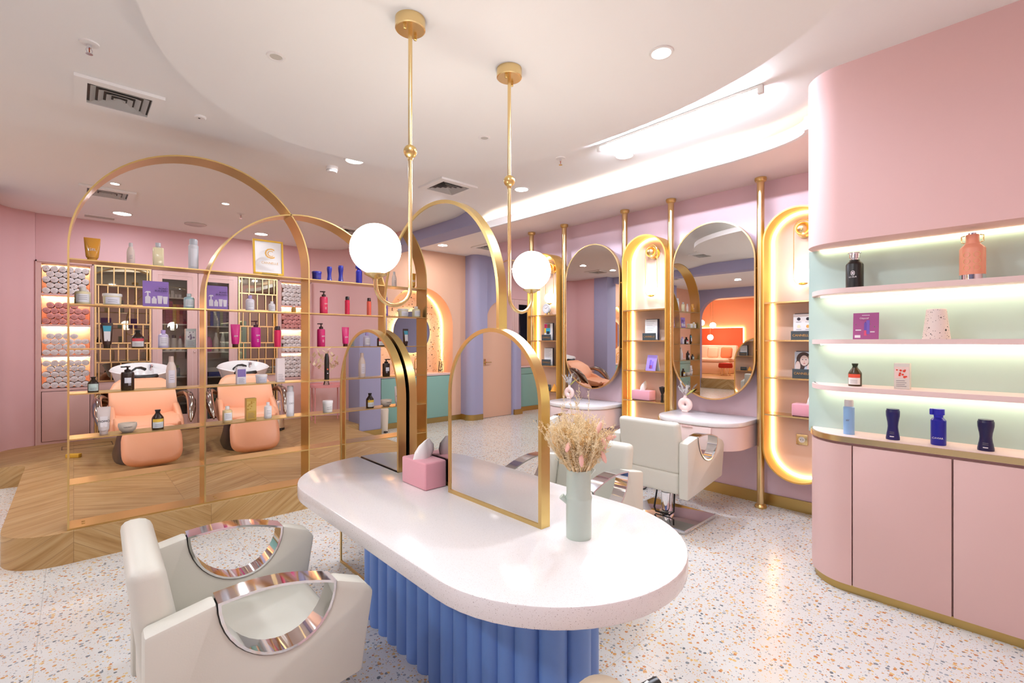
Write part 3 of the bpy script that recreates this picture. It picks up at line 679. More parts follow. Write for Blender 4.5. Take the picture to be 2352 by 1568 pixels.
# ================================================================ STYLING CHAIRS (front = +X)
def make_chair(label):
    r = T('styling_chair', label, 'chair', (0, 0, 0), 0, 'white leather styling chairs')
    MB().box(-.275, .27, -.245, .245, .28, .445, .03, 3).build('seat', 'leather', r)
    th = .105; bk = MB()
    bk.prism([(-.275, .43), (-.165, .43), (-.235, .81), (-.318, .81)], -.25, .25, 'XZ', bev=.03, seg=3); bk.build('backrest', 'leather', r)
    for s in (-1, 1):
        cut = [(.032 + .159 * math.cos(a), .680 - .020 * math.cos(a) + .178 * math.sin(a)) for a in [PI + PI * k / 20 for k in range(21)]]
        pr = [(-.285, .262), (.275, .34), (.315, .585), (.285, .622)] + [q for q in reversed(cut)] + [(-.285, .668)]
        a = MB(); y0, y1 = (s * .25, s * .322) if s > 0 else (-.322, -.25)
        a.prism(pr, y0, y1, 'XZ', bev=.012); arm = a.build('armrest', 'leather', r)
        top = [(-.127 + .318 * k / 10, .700 - .040 * k / 10 + .022 * math.sin(PI * k / 10)) for k in range(11)]
        ring = [q for q in cut] + list(reversed(top))[1:-1]
        c = MB(); c.frame(ring, .0075, y0 - .002, y1 + .002, 'XZ'); c.build('chrome_grip', 'chrome', arm)
    MB().box(-.25, .25, -.28, .28, 0, .032, .006).build('base_plate', 'chrome', r)
    MB().lathe([(.06, .032), (.058, .05), (.047, .055), (.047, .20), (.040, .205), (.040, .28)], 24).build('hydraulic_column', 'chrome', r)
    MB().tube([(-.02, -.075, .22), (-.05, -.085, .07), (-.07, -.06, .045), (-.07, .06, .045), (-.05, .085, .07), (-.02, .075, .22)], .007, 8).build('pump_lever', 'black', r)
    return r
c0 = make_chair('white leather styling chair in front of the nearest wall console'); c0.location = (3.50, 1.97, 0)
dup(c0, (.42, 1.787, 0), -.03, 'cream leather styling chair pulled up to the near long side of the white table')
dup(c0, (2.07, 1.787, 0), PI + .03, 'white leather styling chair behind the table and the dried bouquet, facing the table')
dup(c0, (3.50, 3.33, 0), 0, 'white leather styling chair at the far console, mostly hidden behind the dried bouquet')
# stool cut off by the lower frame edge
r = T('salon_stool', 'beige stool with a dark grip in front of the blue fluted base', 'stool', (.895, .655, -.0))
MB().prism(rrect(-.11, .10, -.10, .10, .06), .49, .57, bev=.02).build('seat', mat('beige leather', '#D2BFA5', .5), r)
MB().cyl((.045, -.04, .586), (.120, -.060, .590), .018, 14).build('grip', 'black', r)
MB().box(.072, .094, -.052, -.047, .6045, .607).build('grip_mark', 'white', r)
MB().cyl((0, 0, .05), (0, 0, .50), .025).build('column', 'chrome', r); MB().lathe([(.19, 0), (.19, .02), (.03, .05)], 28).build('foot', 'chrome', r)
# white bin by the mirror wall
r = T('pedal_bin', 'small white bin with a black rim on the floor behind the styling chairs', 'bin', (3.98, 2.56, 0))
MB().lathe([(.085, .012), (.1, .22), (.098, .24), (0, .25)], 24).build('body', 'white', r); MB().lathe([(.09, 0), (.092, .012), (0, .013)], 24).build('rim', 'black', r)
# ================================================================ DISPLAY CABINET (right foreground); shelves and doors face -X
r = T('display_cabinet', 'curved pink display cabinet with lit shelves and mint back on the right', 'cabinet', (3.165, .727, 0))
def dsh(x, r_, xe): return [(x, -2.4)] + [(x + r_ * 1.2 - r_ * 1.2 * math.cos(t), -.03 + r_ * math.sin(t)) for t in [PI / 2 * k / 14 for k in range(15)]] + [(xe, -.03 + r_), (xe, -2.4)]
back = MB(); back.box(.245, .335, -2.4, .218, .84, 1.962); back.build('back_panel', 'mint', r)
MB().prism(dsh(.01, .225, .335), .835, .87, bev=0).build('counter', 'shelfpink', r)
ed = dsh(.0, .235, .3)[:-2]; MB().frame(list(reversed(ed)), .010, .838, .868, 'XY', closed=False).build('gold_edge', 'gold', r)
MB().prism(dsh(.03, .21, .335), .03, .836).build('carcass', 'pinklac', r)
MB().prism(dsh(.022, .214, .3), .0, .046).build('plinth', 'brassdark', r)
for y0, y1 in ((-.465, -.062), (-.868, -.472), (-1.27, -.876)):
    MB().box(.004, .03, y0, y1, .048, .822, .002).build('door', 'pinklac', r)
cd = [(x, y) for x, y in dsh(.004, .228, .3)[1:-2]]; cd = [(.004, -.056)] + cd
MB().frame(list(reversed(cd)), .02, .048, .822, 'XY', closed=False).build('curved_end_panel', 'pinklac', r)
for z in (1.147, 1.412, 1.70):
    s_ = MB().prism(dsh(0, .225, .25), z - .027, z).build('shelf', 'shelfpink', r)
    MB().box(.19, .205, -2.3, .14, z - .034, z - .0275).build('light_strip', 'ledmint', s_)
MB().box(.222, .238, -2.3, .15, 1.950, 1.961).build('light_strip', 'ledtop', r)

# ---------------------------------------------------------------- product builders (front = -Y)
def lbl(mb, r, z0, z1, a=1.0, n=12, sx=1., sy=1.):
    ring = [(r * sx * math.sin(t), -r * sy * math.cos(t)) for t in [-a + 2 * a * k / n for k in range(n + 1)]]
    return mb.strip(ring, z0, z1)
def cm(c, rough=.3, **k): return mat('product ' + c + ('%.2f' % rough) + ''.join(sorted(k)), c, rough, **k)
def bottle(name, label, loc, h, w, style, body, cap='#15120F', lab=None, lab2=None, txt=None, rz=0., group=None, cat='bottle'):
    """one product of height h and width w standing at loc; style picks the outline"""
    o = T(name, label, cat, loc, rz, group); R = w / 2; bm_ = cm(body) if isinstance(body, str) else body; cp = cm(cap) if isinstance(cap, str) else cap
    if style == 'apothecary':      # brown bottle: straight body, cone shoulder, short cap
        MB().lathe([(0, 0), (R * .96, 0), (R, .004), (R, h * .56), (R * .93, h * .62), (R * .45, h * .80), (R * .40, h * .83), (0, h * .83)], 28).build('body', bm_, o)
        MB().lathe([(R * .42, h * .80), (R * .42, h * .84), (R * .36, h * .86), (R * .5, h * .98), (R * .48, h), (0, h)], 24).build('cap', cp, o)
        if lab: lbl(MB(), R * 1.012, h * .08, h * .54).build('label_sticker', cm(lab, .6), o)
        if lab2: lbl(MB(), R * 1.02, h * .38, h * .54).build('label_band', cm(lab2, .6), o)
        for k in range(3): lbl(MB(), R * 1.022, h * (.14 + .06 * k), h * (.14 + .06 * k) + .0018, .55, 6).build('print_line', 'inkgrey', o)
    elif style == 'pump':
        MB().lathe([(0, 0), (R * .94, 0), (R, .006), (R, h * .68), (R * .9, h * .745), (R * .35, h * .765), (0, h * .77)], 28, sy=.8).build('body', bm_, o)
        p = MB(); p.lathe([(R * .5, h * .75), (R * .5, h * .84), (R * .3, h * .86), (R * .16, h * .87), (R * .16, h * .94), (R * .42, h * .955), (R * .42, h * .995), (0, h)], 20); p.cyl((0, 0, h * .975), (-R * 1.0, -R * .2, h * .968), R * .14, 8); p.build('pump', cp, o)
        if lab: lbl(MB(), R * 1.012, h * .30, h * .52, .5, 8, 1, .8).build('label_sticker', cm(lab, .6), o)
        if txt: text(txt, R * .5, 'inkwhite', o, (R * .25, -R * .83, h * .44))
        for k in range(3): MB().box(R * .05, R * .45, -R * .825, -R * .80, h * (.2 + .04 * k), h * (.2 + .04 * k) + .0025).build('print_line', 'inkwhite', o)
    elif style == 'tube':
        n = 28; secs = []
        for f, fy, wx in ((.14, 1., .70), (.2, 1., .78), (.5, .75, .88), (.8, .38, .96), (.955, .08, 1.), (1., .06, 1.)):
            secs.append([(R * wx * math.cos(2 * PI * k / n), R * .72 * fy * math.sin(2 * PI * k / n), h * f) for k in range(n)])
        MB().loft(secs).build('body', bm_, o)
        MB().lathe([(0, 0), (R * .58, 0), (R * .62, .003), (R * .62, h * .14), (0, h * .14)], 24, sy=.9).build('cap', cp, o)
        if lab:
            t_ = bmesh.new(); a, b = (-R * .5, R * .5), (-R * .56, R * .56)
            vs = [t_.verts.new(p) for p in ((a[0], -R * .665, h * .28), (a[1], -R * .665, h * .28), (b[1], -R * .47, h * .66), (b[0], -R * .47, h * .66))]; t_.faces.new(vs); MB().merge(t_).build('label_sticker', cm(lab, .6), o)
        if lab2:
            t_ = bmesh.new(); vs = [t_.verts.new(p) for p in ((-R * .6, -R * .475, h * .66), (R * .6, -R * .475, h * .66), (R * .7, -R * .2, h * .88), (-R * .7, -R * .2, h * .88))]; t_.faces.new(vs); MB().merge(t_).build('label_band', cm(lab2, .6), o)
        if txt: text(txt, R * .55, 'inkwhite' if not lab else 'ink', o, (0, -R * .63, h * .48), tilt=-.12)
    elif style == 'jar':
        MB().lathe([(0, 0), (R * .86, 0), (R * .88, .003), (R * .95, h * .78), (0, h * .78)], 28).build('body', bm_, o)
        MB().lathe([(R, h * .78), (R, h * .97), (R * .96, h), (0, h)], 28).build('lid', cp, o)
        if lab: lbl(MB(), R * .965, h * .12, h * .7, .8).build('label_sticker', cm(lab, .6), o)
        for k in range(2): lbl(MB(), R * .972, h * (.28 + .15 * k), h * (.28 + .15 * k) + .002, .5, 6).build('print_line', 'inkgrey', o)
    elif style == 'bowl':
        MB().lathe([(0, 0), (R * .55, 0), (R * .85, h * .25), (R, h * .7), (R * .97, h), (R * .9, h), (R * .9, h * .75), (0, h * .7)], 32).build('body', bm_, o)
        text('NOUNOU', R * .2, 'ink', o, (0, -R * 1.0, h * .62)) if txt else None
    elif style == 'flat':           # rectangular shoulder bottle with short cap
        MB().prism(rrect(-R, R, -R * .6, R * .6, R * .3), 0, h * .8, bev=.008).build('body', bm_, o)
        MB().lathe([(R * .35, h * .79), (R * .35, h * .83), (R * .5, h * .84), (R * .5, h * .99), (0, h)], 20).build('cap', cp, o)
        if lab: MB().box(-R * .68, R * .68, -R * .615, -R * .59, h * .14, h * .6).build('label_sticker', cm(lab, .6), o)
        if lab:
            for k in range(3): MB().box(-R * .5, R * .3, -R * .62, -R * .61, h * (.25 + .1 * k), h * (.25 + .1 * k) + .002).build('print_line', 'inkgrey', o)
    elif style == 'round':          # round shoulders, short cap
        MB().lathe([(0, 0), (R * .94, 0), (R, .005), (R, h * .66), (R * .88, h * .74), (R * .42, h * .80), (0, h * .8)], 28).build('body', bm_, o)
        MB().lathe([(R * .44, h * .79), (R * .44, h * .98), (R * .4, h), (0, h)], 20).build('cap', cp, o)
        if lab: lbl(MB(), R * 1.012, h * .12, h * .6, .9).build('label_sticker', cm(lab, .6), o)
        for k in range(3): lbl(MB(), R * 1.02, h * (.28 + .1 * k), h * (.28 + .1 * k) + .0022, .55, 6).build('print_line', 'inkgrey', o)
    elif style == 'can':
        MB().lathe([(0, 0), (R, 0), (R, h * .78), (R * .8, h * .81), (R * .8, h * .82), (0, h * .82)], 28).build('body', bm_, o)
        MB().lathe([(R * .82, h * .81), (R * .82, h * .97), (R * .7, h), (0, h)], 24).build('cap', cp, o)
        if lab: lbl(MB(), R * 1.012, h * .1, h * .68, .7).build('label_sticker', cm(lab, .6), o)
        if txt: text(txt, R * .62, 'inkgrey', o, (0, -R * 1.02, h * .42))
    elif style == 'mousse':         # slim can with a domed cap
        MB().lathe([(0, 0), (R, 0), (R, h * .74), (R * .92, h * .77), (0, h * .77)], 24).build('body', bm_, o)
        MB().lathe([(R * .94, h * .765), (R * .9, h * .85), (R * .62, h * .95), (R * .5, h), (0, h)], 24).build('cap', cp, o)
        lbl(MB(), R * 1.012, h * .36, h * .42, .3, 4).build('print_patch', cm('#C9542E', .6), o); lbl(MB(), R * 1.012, h * .22, h * .25, .25, 4).build('print_patch', 'inkwhite', o)
    elif style == 'cone':           # tall bottle tapering to a slim neck
        MB().lathe([(0, 0), (R * .94, 0), (R, .006), (R, h * .55), (R * .86, h * .68), (R * .5, h * .82), (0, h * .82)], 28).build('body', bm_, o)
        MB().lathe([(R * .5, h * .815), (R * .48, h * .97), (R * .42, h), (0, h)], 20).build('cap', cp, o)
        if lab: lbl(MB(), R * 1.012, h * .16, h * .56, .62).build('label_sticker', cm(lab, .6), o)
        for k in range(3): lbl(MB(), R * 1.02, h * (.26 + .07 * k), h * (.26 + .07 * k) + .002, .35, 5).build('print_line', 'inkgrey', o)
    elif style == 'waisted':
        pr = [(R * .98, 0), (R, .005)] + [(R * (.74 + .26 * math.cos(PI * f * 1.15) ** 2 if f > .0 else 1), h * f) for f in [k / 14 for k in range(1, 14)]] + [(R * .9, h * .97), (R * .9, h)]
        pr2 = []
        for i, (a, b) in enumerate(pr): pr2.append((a * (1 - (.012 if i % 2 else 0)), b))
        MB().lathe([(0, 0)] + pr2 + [(0, h)], 28).build('body', bm_, o); lbl(MB(), R * .99, h * .10, h * .13, .3, 4).build('print_patch', 'inkwhite', o)
        for k in range(2): lbl(MB(), R * (.965 - .02 * k), h * (.2 + .05 * k), h * (.215 + .05 * k), .35, 5).build('print_line', 'inkgrey', o)
    elif style == 'spraycan':       # aerosol with a blocky trigger cap
        MB().lathe([(0, 0), (R * .96, 0), (R, .005), (R, h * .68), (R * .72, h * .74), (R * .55, h * .76), (0, h * .76)], 28).build('body', bm_, o)
        c_ = MB(); c_.lathe([(R * .6, h * .75), (R * .62, h * .82), (R * .8, h * .83), (R * .8, h * .99), (0, h)], 20); c_.box(-R * 1.1, 0, -R * .4, R * .4, h * .82, h * .99, .004); c_.build('spray_cap', cp, o)
        text('CAVIAR', R * .4, 'inkwhite', o, (0, -R * 1.02, h * .2)) if txt else None
    elif style == 'carton':
        D = R * .75; MB().box(-R, R, -D, D, 0, h, .0015, 1).build('carton', bm_, o)
        if lab: MB().box(-R * .9, R * .9, -D - .0008, -D + .001, h * .42, h * .86).build('printed_panel', cm(lab, .6), o)
        if lab2:
            rnd = random.Random(int(h * 9999))
            for k in range(9):
                x, z, q = rnd.uniform(-R * .75, R * .75), h * rnd.uniform(.45, .83), rnd.uniform(.12, .24) * R
                MB().lathe([(0, 0), (q, 0), (q, .0005), (0, .0005)], 12, mx=Matrix.Translation((x, -D - .0009 - .00025 * k, z)) @ Matrix.Rotation(PI / 2, 4, 'X')).build('print_spot', cm(lab2, .6), o)
        for k in range(4): MB().box(-R * .7, R * (.6 - .2 * (k % 2)), -D - .0012, -D, h * (.1 + .07 * k), h * (.1 + .07 * k) + .002).build('print_line', 'inkgrey', o)
    return o

# ---------------------------------------------------------------- goods on the display cabinet
FX = 3.27; g = 'goods on the lit display shelves'
def dflask(name, label, loc, h, w, body, kind):
    o = T(name, label, 'flask', loc, -PI / 2, g); R = w / 2
    MB().lathe([(0, 0), (R, 0), (R, h * .66), (R * .92, h * .70), (R * .60, h * .77), (R * .58, h * .80), (0, h * .8)], 32).build('body', cm(body, .4), o)
    if kind == 'black':
        MB().lathe([(R * .5, h * .79), (R * .5, h * .84), (R * .62, h * .85), (R * .62, h * .965), (R * .78, h * .985), (R * .78, h), (0, h)], 28).build('lid', 'chrome', o)
        MB().frame(rrect(-.009, .009, -.013, .013, .008), .0025, -R - .0012, -R + .002, 'XZ', mx=Matrix.Translation((0, 0, h * .42))).build('emblem', 'inkwhite', o); MB().box(-.0035, .0035, -R - .0012, -R + .002, h * .39, h * .45).build('emblem', 'inkwhite', o); text('LE MUR', .011, 'inkwhite', o, (0, -R - .001, h * .31))
    else:
        MB().lathe([(R * 1.01, 0), (R * 1.01, h * .12), (R, h * .121)], 32).build('steel_foot', 'chrome', o)
        MB().lathe([(R * .52, h * .79), (R * .52, h * .95), (R * .5, h * .965), (0, h * .965)], 28).build('lid', cm(body, .4), o)
        MB().lathe([(R * .4, h * .96), (R * .42, h), (0, h)], 24).build('lid_disc', 'chrome', o)
        hp = [(-R * .60, 0, h * .80), (-R * .80, 0, h * .82), (-R * .82, 0, h * .94), (-R * .55, 0, h * .955)]
        MB().tube(hp, .003, 8).build('bail_handle', 'gold', o); MB().tube([(-x, y, z) for x, y, z in hp], .003, 8).build('bail_handle', 'gold', o)
        for i in range(2):
            for k in range(3): MB().frame(arc(0, 0, .0135, 0, 2 * PI, 20)[:-1], .0012, -R - .0006, -R + .004, 'XZ', mx=Matrix.Rotation((i - .5) * .78, 4, 'Z') @ Matrix.Translation((0, 0, h * (.26 + .135 * k)))).build('printed_ring', 'strawdark', o)
dflask('steel_flask', 'black insulated flask with a clear lid on the top lit shelf', (FX, .677, 1.70), .203, .084, '#17130F', 'black')
dflask('steel_flask', 'peach pink insulated flask with a wire bail on the top lit shelf', (FX, .194, 1.70), .235, .097, '#F2A183', 'pink')
def card(name, label, loc, h, w, col, rz, kind, group=None):
    o = T(name, label, 'card', loc, rz, group); R = w / 2
    tl = Matrix.Rotation(-.08, 4, 'X')
    MB().box(-R, R, -.003, .003, 0, h, .0008, 1, mx=tl).build('board', cm(col, .5), o)
    def pm(x0, x1, z0, z1, c, nm='printed_shape', d=0): MB().box(x0, x1, -.0042 - d, -.0028, z0, z1, mx=tl).build(nm, cm(c, .6), o)
    if kind == 'bond':
        text('BOND', h * .085, 'ink', o, (R * .9, -.0038 - h * .0, h * .72), align='RIGHT', sx=1.15); text('BUILDERS', h * .085, 'ink', o, (R * .9, -.0038, h * .625), align='RIGHT', sx=1.1)
        for f in (.80, .55): pm(R * .1, R * .88, h * f, h * f + .002, '#8C6FB8', 'print_line')
        wv = '#EDE6EE'
        for x, w_, h_, tube in ((-.62, .2, .36, 0), (-.14, .19, .28, 0), (.30, .2, .31, 1), (.72, .2, .29, 1)):
            x0, x1, z0 = R * (x - w_), R * (x + w_), h * .13
            if tube: MB().prism([(x0 + R * .06, z0), (x1 - R * .06, z0), (x1, z0 + h * h_), (x0, z0 + h * h_)], -.0042, -.0028, 'XZ', mx=tl).build('printed_tube', cm(wv, .6), o)
            else:
                hh = h_ * .8
                MB().prism([(x0, z0), (x1, z0), (x1, z0 + h * hh * .85), (R * (x + w_ * .45), z0 + h * hh), (R * (x - w_ * .45), z0 + h * hh), (x0, z0 + h * hh * .85)], -.0042, -.0028, 'XZ', mx=tl).build('printed_bottle', cm(wv, .6), o)
                if x < -.5:
                    MB().prism([(R * (x - .06), z0 + h * .28), (R * (x + .06), z0 + h * .28), (R * (x + .06), z0 + h * .42), (R * (x + .22), z0 + h * .40), (R * (x + .2), z0 + h * .47), (R * (x - .1), z0 + h * .47), (R * (x - .26), z0 + h * .40), (R * (x - .06), z0 + h * .42)], -.0042, -.0028, 'XZ', mx=tl).build('printed_spray', cm(wv, .6), o)
                else: pm(R * (x - w_ * .5), R * (x + w_ * .5), z0 + h * hh, z0 + h * (hh + .05), wv)
    else:
        for x0, x1, z0, z1, c in ((-.12, .08, .14, .62, '#E0567E'), (-.12, .08, .34, .62, '#6E55B4'), (-.06, .02, .62, .66, '#5A4AA8'), (.05, .3, .2, .72, '#7B62C0'), (-.85, -.4, .06, .16, '#F0E8EE'), (-.8, -.35, .33, .37, '#F0E8EE'), (.35, .7, .26, .3, '#F0E8EE'), (-.3, .3, .9, .92, '#F0E8EE'), (.3, .36, .56, .58, '#5E8A5A'), (.65, .72, .45, .49, '#5E8A5A'), (-.8, -.74, .55, .58, '#5E8A5A')):
            pm(R * x0 * 1, R * x1, h * z0, h * z1, c, d=.0002 if c == '#6E55B4' else 0)
        text('Objectif', h * .085, 'inkwhite', o, (-R * .1, -.0045, h * .79))
    return o
card('product_card', 'magenta display card with printed bottles on the second lit shelf', (FX, .626, 1.412), .149, .118, '#A8558E', -PI / 2, 'obj', g)
r = T('tapered_cup', 'white speckled tapered beaker upside down on the second lit shelf', 'beaker', (FX, .328, 1.412), 0, g)
MB().lathe([(.056, 0), (.056, .004), (.040, .152), (.036, .155), (0, .155)], 36).build('beaker', M['stone'] if False else make_terrazzo('speckled ceramic', ('#F3E4DC', '#F1E0D8'), [(0, '#3C3A38'), (.5, '#8A7A70')], 62, 140, rough=.4, cut=.26), r)
RX = -PI / 2
bottle('tonic_bottle', 'brown bottle with a red and white label on the third lit shelf', (FX, .675, 1.147), .128, .064, 'apothecary', '#4A3412', '#1E2A14', '#F2ECE6', '#E8573C', rz=RX, group=g)
bottle('serum_carton', 'white carton printed with red blossoms on the third lit shelf', (FX, .464, 1.147), .137, .066, 'carton', '#E4DDD2', lab='#F3D9D0', lab2='#E2452E', rz=RX, group=g, cat='carton')
bottle('spray_can', 'pale blue aerosol with a clear cap on the cabinet counter', (FX, .704, .87), .197, .054, 'can', '#8FB6DE', '#D9D6D6', None, txt='air', rz=RX, group=g)
bottle('shampoo_bottle', 'dark navy waisted bottle between the two aerosols on the counter', (FX, .505, .87), .165, .062, 'waisted', '#1D1A5E', rz=RX, group=g)
bottle('spray_can', 'bright royal blue aerosol with a blocky spray cap on the counter', (FX, .32, .87), .186, .062, 'spraycan', '#1B1E9A', '#2A2AC0', txt='c', rz=RX, group=g)
bottle('shampoo_bottle', 'near black navy waisted bottle at the near end of the counter', (FX, .147, .87), .150, .062, 'waisted', '#1A1546', rz=RX, group=g)
# ================================================================ BRASS ARCH SCREEN with shelves
SX0, SX1, SY0, SY1 = -.03, 2.20, 4.13, 4.315
sc_ = T('arch_screen', 'brass shelving screen of two overlapping arches on the edge of the oak platform', 'shelving screen', (0, 4.13, PZ))
DP = SY1 - SY0
def scr_arch(u0, u1, top): q = archpts(u0, u1, 0, top, 40); return MB().frame(q[1:] + q[:1], .010, 0, DP, 'XZ', closed=False)
scr_arch(-.03, 1.472, 2.555).build('arch', 'brass', sc_)
scr_arch(.711, 2.20, 2.262).build('arch', 'brass', sc_)
MB().box(-.021, 2.19, .001, DP - .001, 0, .010).build('bottom_rail', 'brass', sc_)
SHZ = [.2 + .2886 * k for k in range(7)]
def xlim(z, u0, u1, top):
    r = (u1 - u0) / 2; c = (u0 + u1) / 2; zc = top - r
    if z <= zc: return u0, u1
    if z >= top: return None
    w = math.sqrt(r * r - (z - zc) ** 2); return c - w, c + w
for k, z in enumerate(SHZ[1:]):
    zz = z - PZ; a = xlim(zz, -.03, 1.472, 2.555); b = xlim(zz, .711, 2.20, 2.262)
    lo, hi = min(a[0], b[0]), max(a[1], b[1])
    MB().box(lo + .009, hi - .009, .0015, DP - .002, zz - .008, zz).build('shelf', 'brass', sc_)
for x in (.04, .04, .775, .775):
    pass
for x, dz in ((.012, .065), (.012, .115), (.760, .065), (.760, .115)):
    MB().cyl((x + .035, dz, .0095), (x + .035, dz, .0125), .009, 12).build('screw', 'brassdark', sc_)
SYP = 4.215
def S(k): return SHZ[k]
rows = ['bottom', 'second', 'third', 'fourth', 'fifth', 'sixth', 'top']
gp = 'products on the brass arch screen'
def B(name, label, x, k, h, w, style, body, cap='#15120F', lab=None, lab2=None, txt=None, cat='bottle', y=SYP):
    return bottle(name, label, (x, y, S(k)), h, w, style, body, cap, lab, lab2, txt, 0, gp, cat)
AMB = mat('amber gel', '#E6A23A', .12); CLR = mat('clear pale plastic', '#EED9CC', .12); YEL = mat('pale yellow liquid', '#F4E8BC', .15); BRN = '#2A1608'
# top shelf
o = B('hair_gel_tube', 'transparent amber gel tube at the left end of the top screen shelf', .091, 6, .155, .085, 'tube', AMB, '#E0A03A', None, None, 'GEL', 'tube')
B('hair_oil_bottle', 'slim frosted bottle between the amber tube and the pale yellow bottle', .291, 6, .150, .046, 'mousse' if False else 'cone', CLR, '#CFC9C6')
B('shampoo_bottle', 'square pale yellow bottle with a grey cap on the top screen shelf', .444, 6, .172, .064, 'flat', YEL, '#C9C9CC')
B('hairspray_can', 'tall silver white aerosol under the big arch on the top screen shelf', .656, 6, .228, .064, 'can', '#D9D9DD', '#BFC1C6', '#E8E8EC', None, None)
B('hair_mask_jar', 'low royal blue jar on the top shelf right of the big arch', 1.561, 6, .078, .080, 'jar', '#2A2C9E', '#23258E', None, None, None, 'jar')
B('conditioner_bottle', 'shorter blue waisted bottle beside the low blue jar', 1.672, 6, .131, .044, 'waisted', '#2E3098')
B('conditioner_bottle', 'taller blue waisted bottle, second after the low blue jar', 1.775, 6, .152, .046, 'waisted', '#282A90')
B('conditioner_bottle', 'tallest blue bottle, partly hidden by the lit globe pendant', 1.948, 6, .172, .056, 'spraycan', '#2A2A9A', '#23238A')
# sign standing on the top shelf
sg = T('framed_sign', 'gold framed white sign with a gold monogram on the top screen shelf', 'sign', (1.171, 4.20, S(6) + .012), 0)
tl = Matrix.Rotation(-.10, 4, 'X')
MB().frame(rrect(-.114, .114, 0, .285, .002, 1), .014, -.008, .008, 'XZ', mx=tl).build('frame', mat('gold paint', '#E0B23E', .35, .5), sg); MB().box(-.102, .102, -.003, .004, .012, .273, mx=tl).build('white_panel', 'paper', sg)
text('C', .12, 'goldink', sg, (0, -.0215, .165), tilt=.1); text('C', .07, 'goldink', sg, (.004, -.0225, .165), tilt=.1); text('CANNELLE', .026, 'goldink', sg, (.004, -.014, .092), tilt=.1)
MB().box(-.06, .06, -.03, .02, -.012, -.004).box(-.06, .06, -.034, -.03, -.012, .012).build('clear_stand', 'glass', sg)
# sixth shelf
B('conditioner_pot', 'pale yellow jar with a white neck at the left end of the sixth screen shelf', .044, 5, .112, .082, 'round', YEL, '#F2EEE6', '#F4F2F2', None, None, 'jar')
B('hair_mask_tub', 'wide pale yellow tub with a white lid beside the purple card', .193, 5, .080, .106, 'jar', YEL, '#F2EEE6', '#EDEBF0', None, None, 'tub')
card('product_card', 'purple bond builders card in the left half of the screen', (.432, SYP, S(5) + .002), .185, .150, '#9A78C6', 0, 'bond', gp)
B('shampoo_bottle', 'pale aqua round bottle right of the left purple card', .629, 5, .110, .068, 'round', '#A9C9CC', '#C6D6D6', '#E6EEEE')
card('product_card', 'purple bond builders card where the two screen arches overlap', (.812, SYP, S(5) + .002), .182, .138, '#9A78C6', 0, 'bond', gp)
B('treatment_bottle', 'white bottle with a lilac cap in front of the brass lattice mirror', 1.036, 5, .124, .062, 'round', '#ECE6EE', '#B7A2D6', '#F4F0F4')
B('treatment_bottle', 'small all white bottle, right of the white bottle with a lilac cap', 1.198, 5, .086, .050, 'round', '#F0ECEA', '#F2EEEC', '#FAF6F4')
B('hair_oil_bottle', 'tiny gold bottle on the sixth shelf in front of the towel niche', 1.369, 5, .060, .036, 'round', '#C9952E', '#E8E2DC')
B('shampoo_bottle', 'bright red pink pump bottle on the sixth shelf of the small arch', 1.622, 5, .200, .068, 'pump', '#E0305C', '#2A0F12', None, None, 'ISM')
B('serum_bottle', 'slim red pink bottle with a black cap, right of the red pump bottle', 1.836, 5, .166, .043, 'can', '#E2204C', '#1A0C10', None, None, None)
B('serum_bottle', 'coral bottle with a black cap, below the lit globe pendant', 2.047, 5, .166, .041, 'can', '#F0654E', '#3A1416', None, None, None)
# fifth shelf
B('hair_mask_tube', 'brown tube with a teal label at the left of the fifth screen shelf', .166, 4, .172, .062, 'tube', '#3A1E10', '#20100A', '#E8E4E2', '#4AA6BE', None, 'tube')
B('tonic_bottle', 'brown bottle with a red and white label on the fifth screen shelf', .329, 4, .125, .074, 'apothecary', BRN, '#140A06', '#EDE8E4', '#E0545A')
B('shampoo_bottle', 'lilac capped white bottle on the fifth screen shelf before the left glass door', .474, 4, .128, .063, 'round', '#D6CBE6', '#B9A2DC', '#F0ECF2')
B('serum_carton', 'grey carton with a mottled panel on the fifth screen shelf', .637, 4, .140, .065, 'carton', '#A9ADA8', lab='#C9C4C0', lab2='#7A6A78', cat='carton')
B('hair_mask_tube', 'magenta tube on the fifth screen shelf, left of the magenta pump bottle', .932, 4, .180, .066, 'tube', '#D4107E', '#3A0F12', None, None, 'ISM', 'tube')
B('shampoo_bottle', 'large magenta pump bottle on the fifth shelf inside the big arch', 1.078, 4, .213, .070, 'pump', '#C8108A', '#3A0A20', None, None, 'ISM')
B('serum_bottle', 'pink red bottle with a dark cap beside the right leg of the big arch', 1.241, 4, .172, .050, 'can', '#E4285E', '#2A0A14', None, None, None)
B('shampoo_bottle', 'crimson pump bottle on the fifth shelf, right of the big arch', 1.599, 4, .206, .068, 'pump', '#CC1468', '#2A0A14', None, None, 'ISM')
B('hair_mask_tube', 'magenta tube beside the crimson pump bottle', 1.819, 4, .176, .067, 'tube', '#D8186E', '#4A1018', None, None, 'ISM', 'tube')
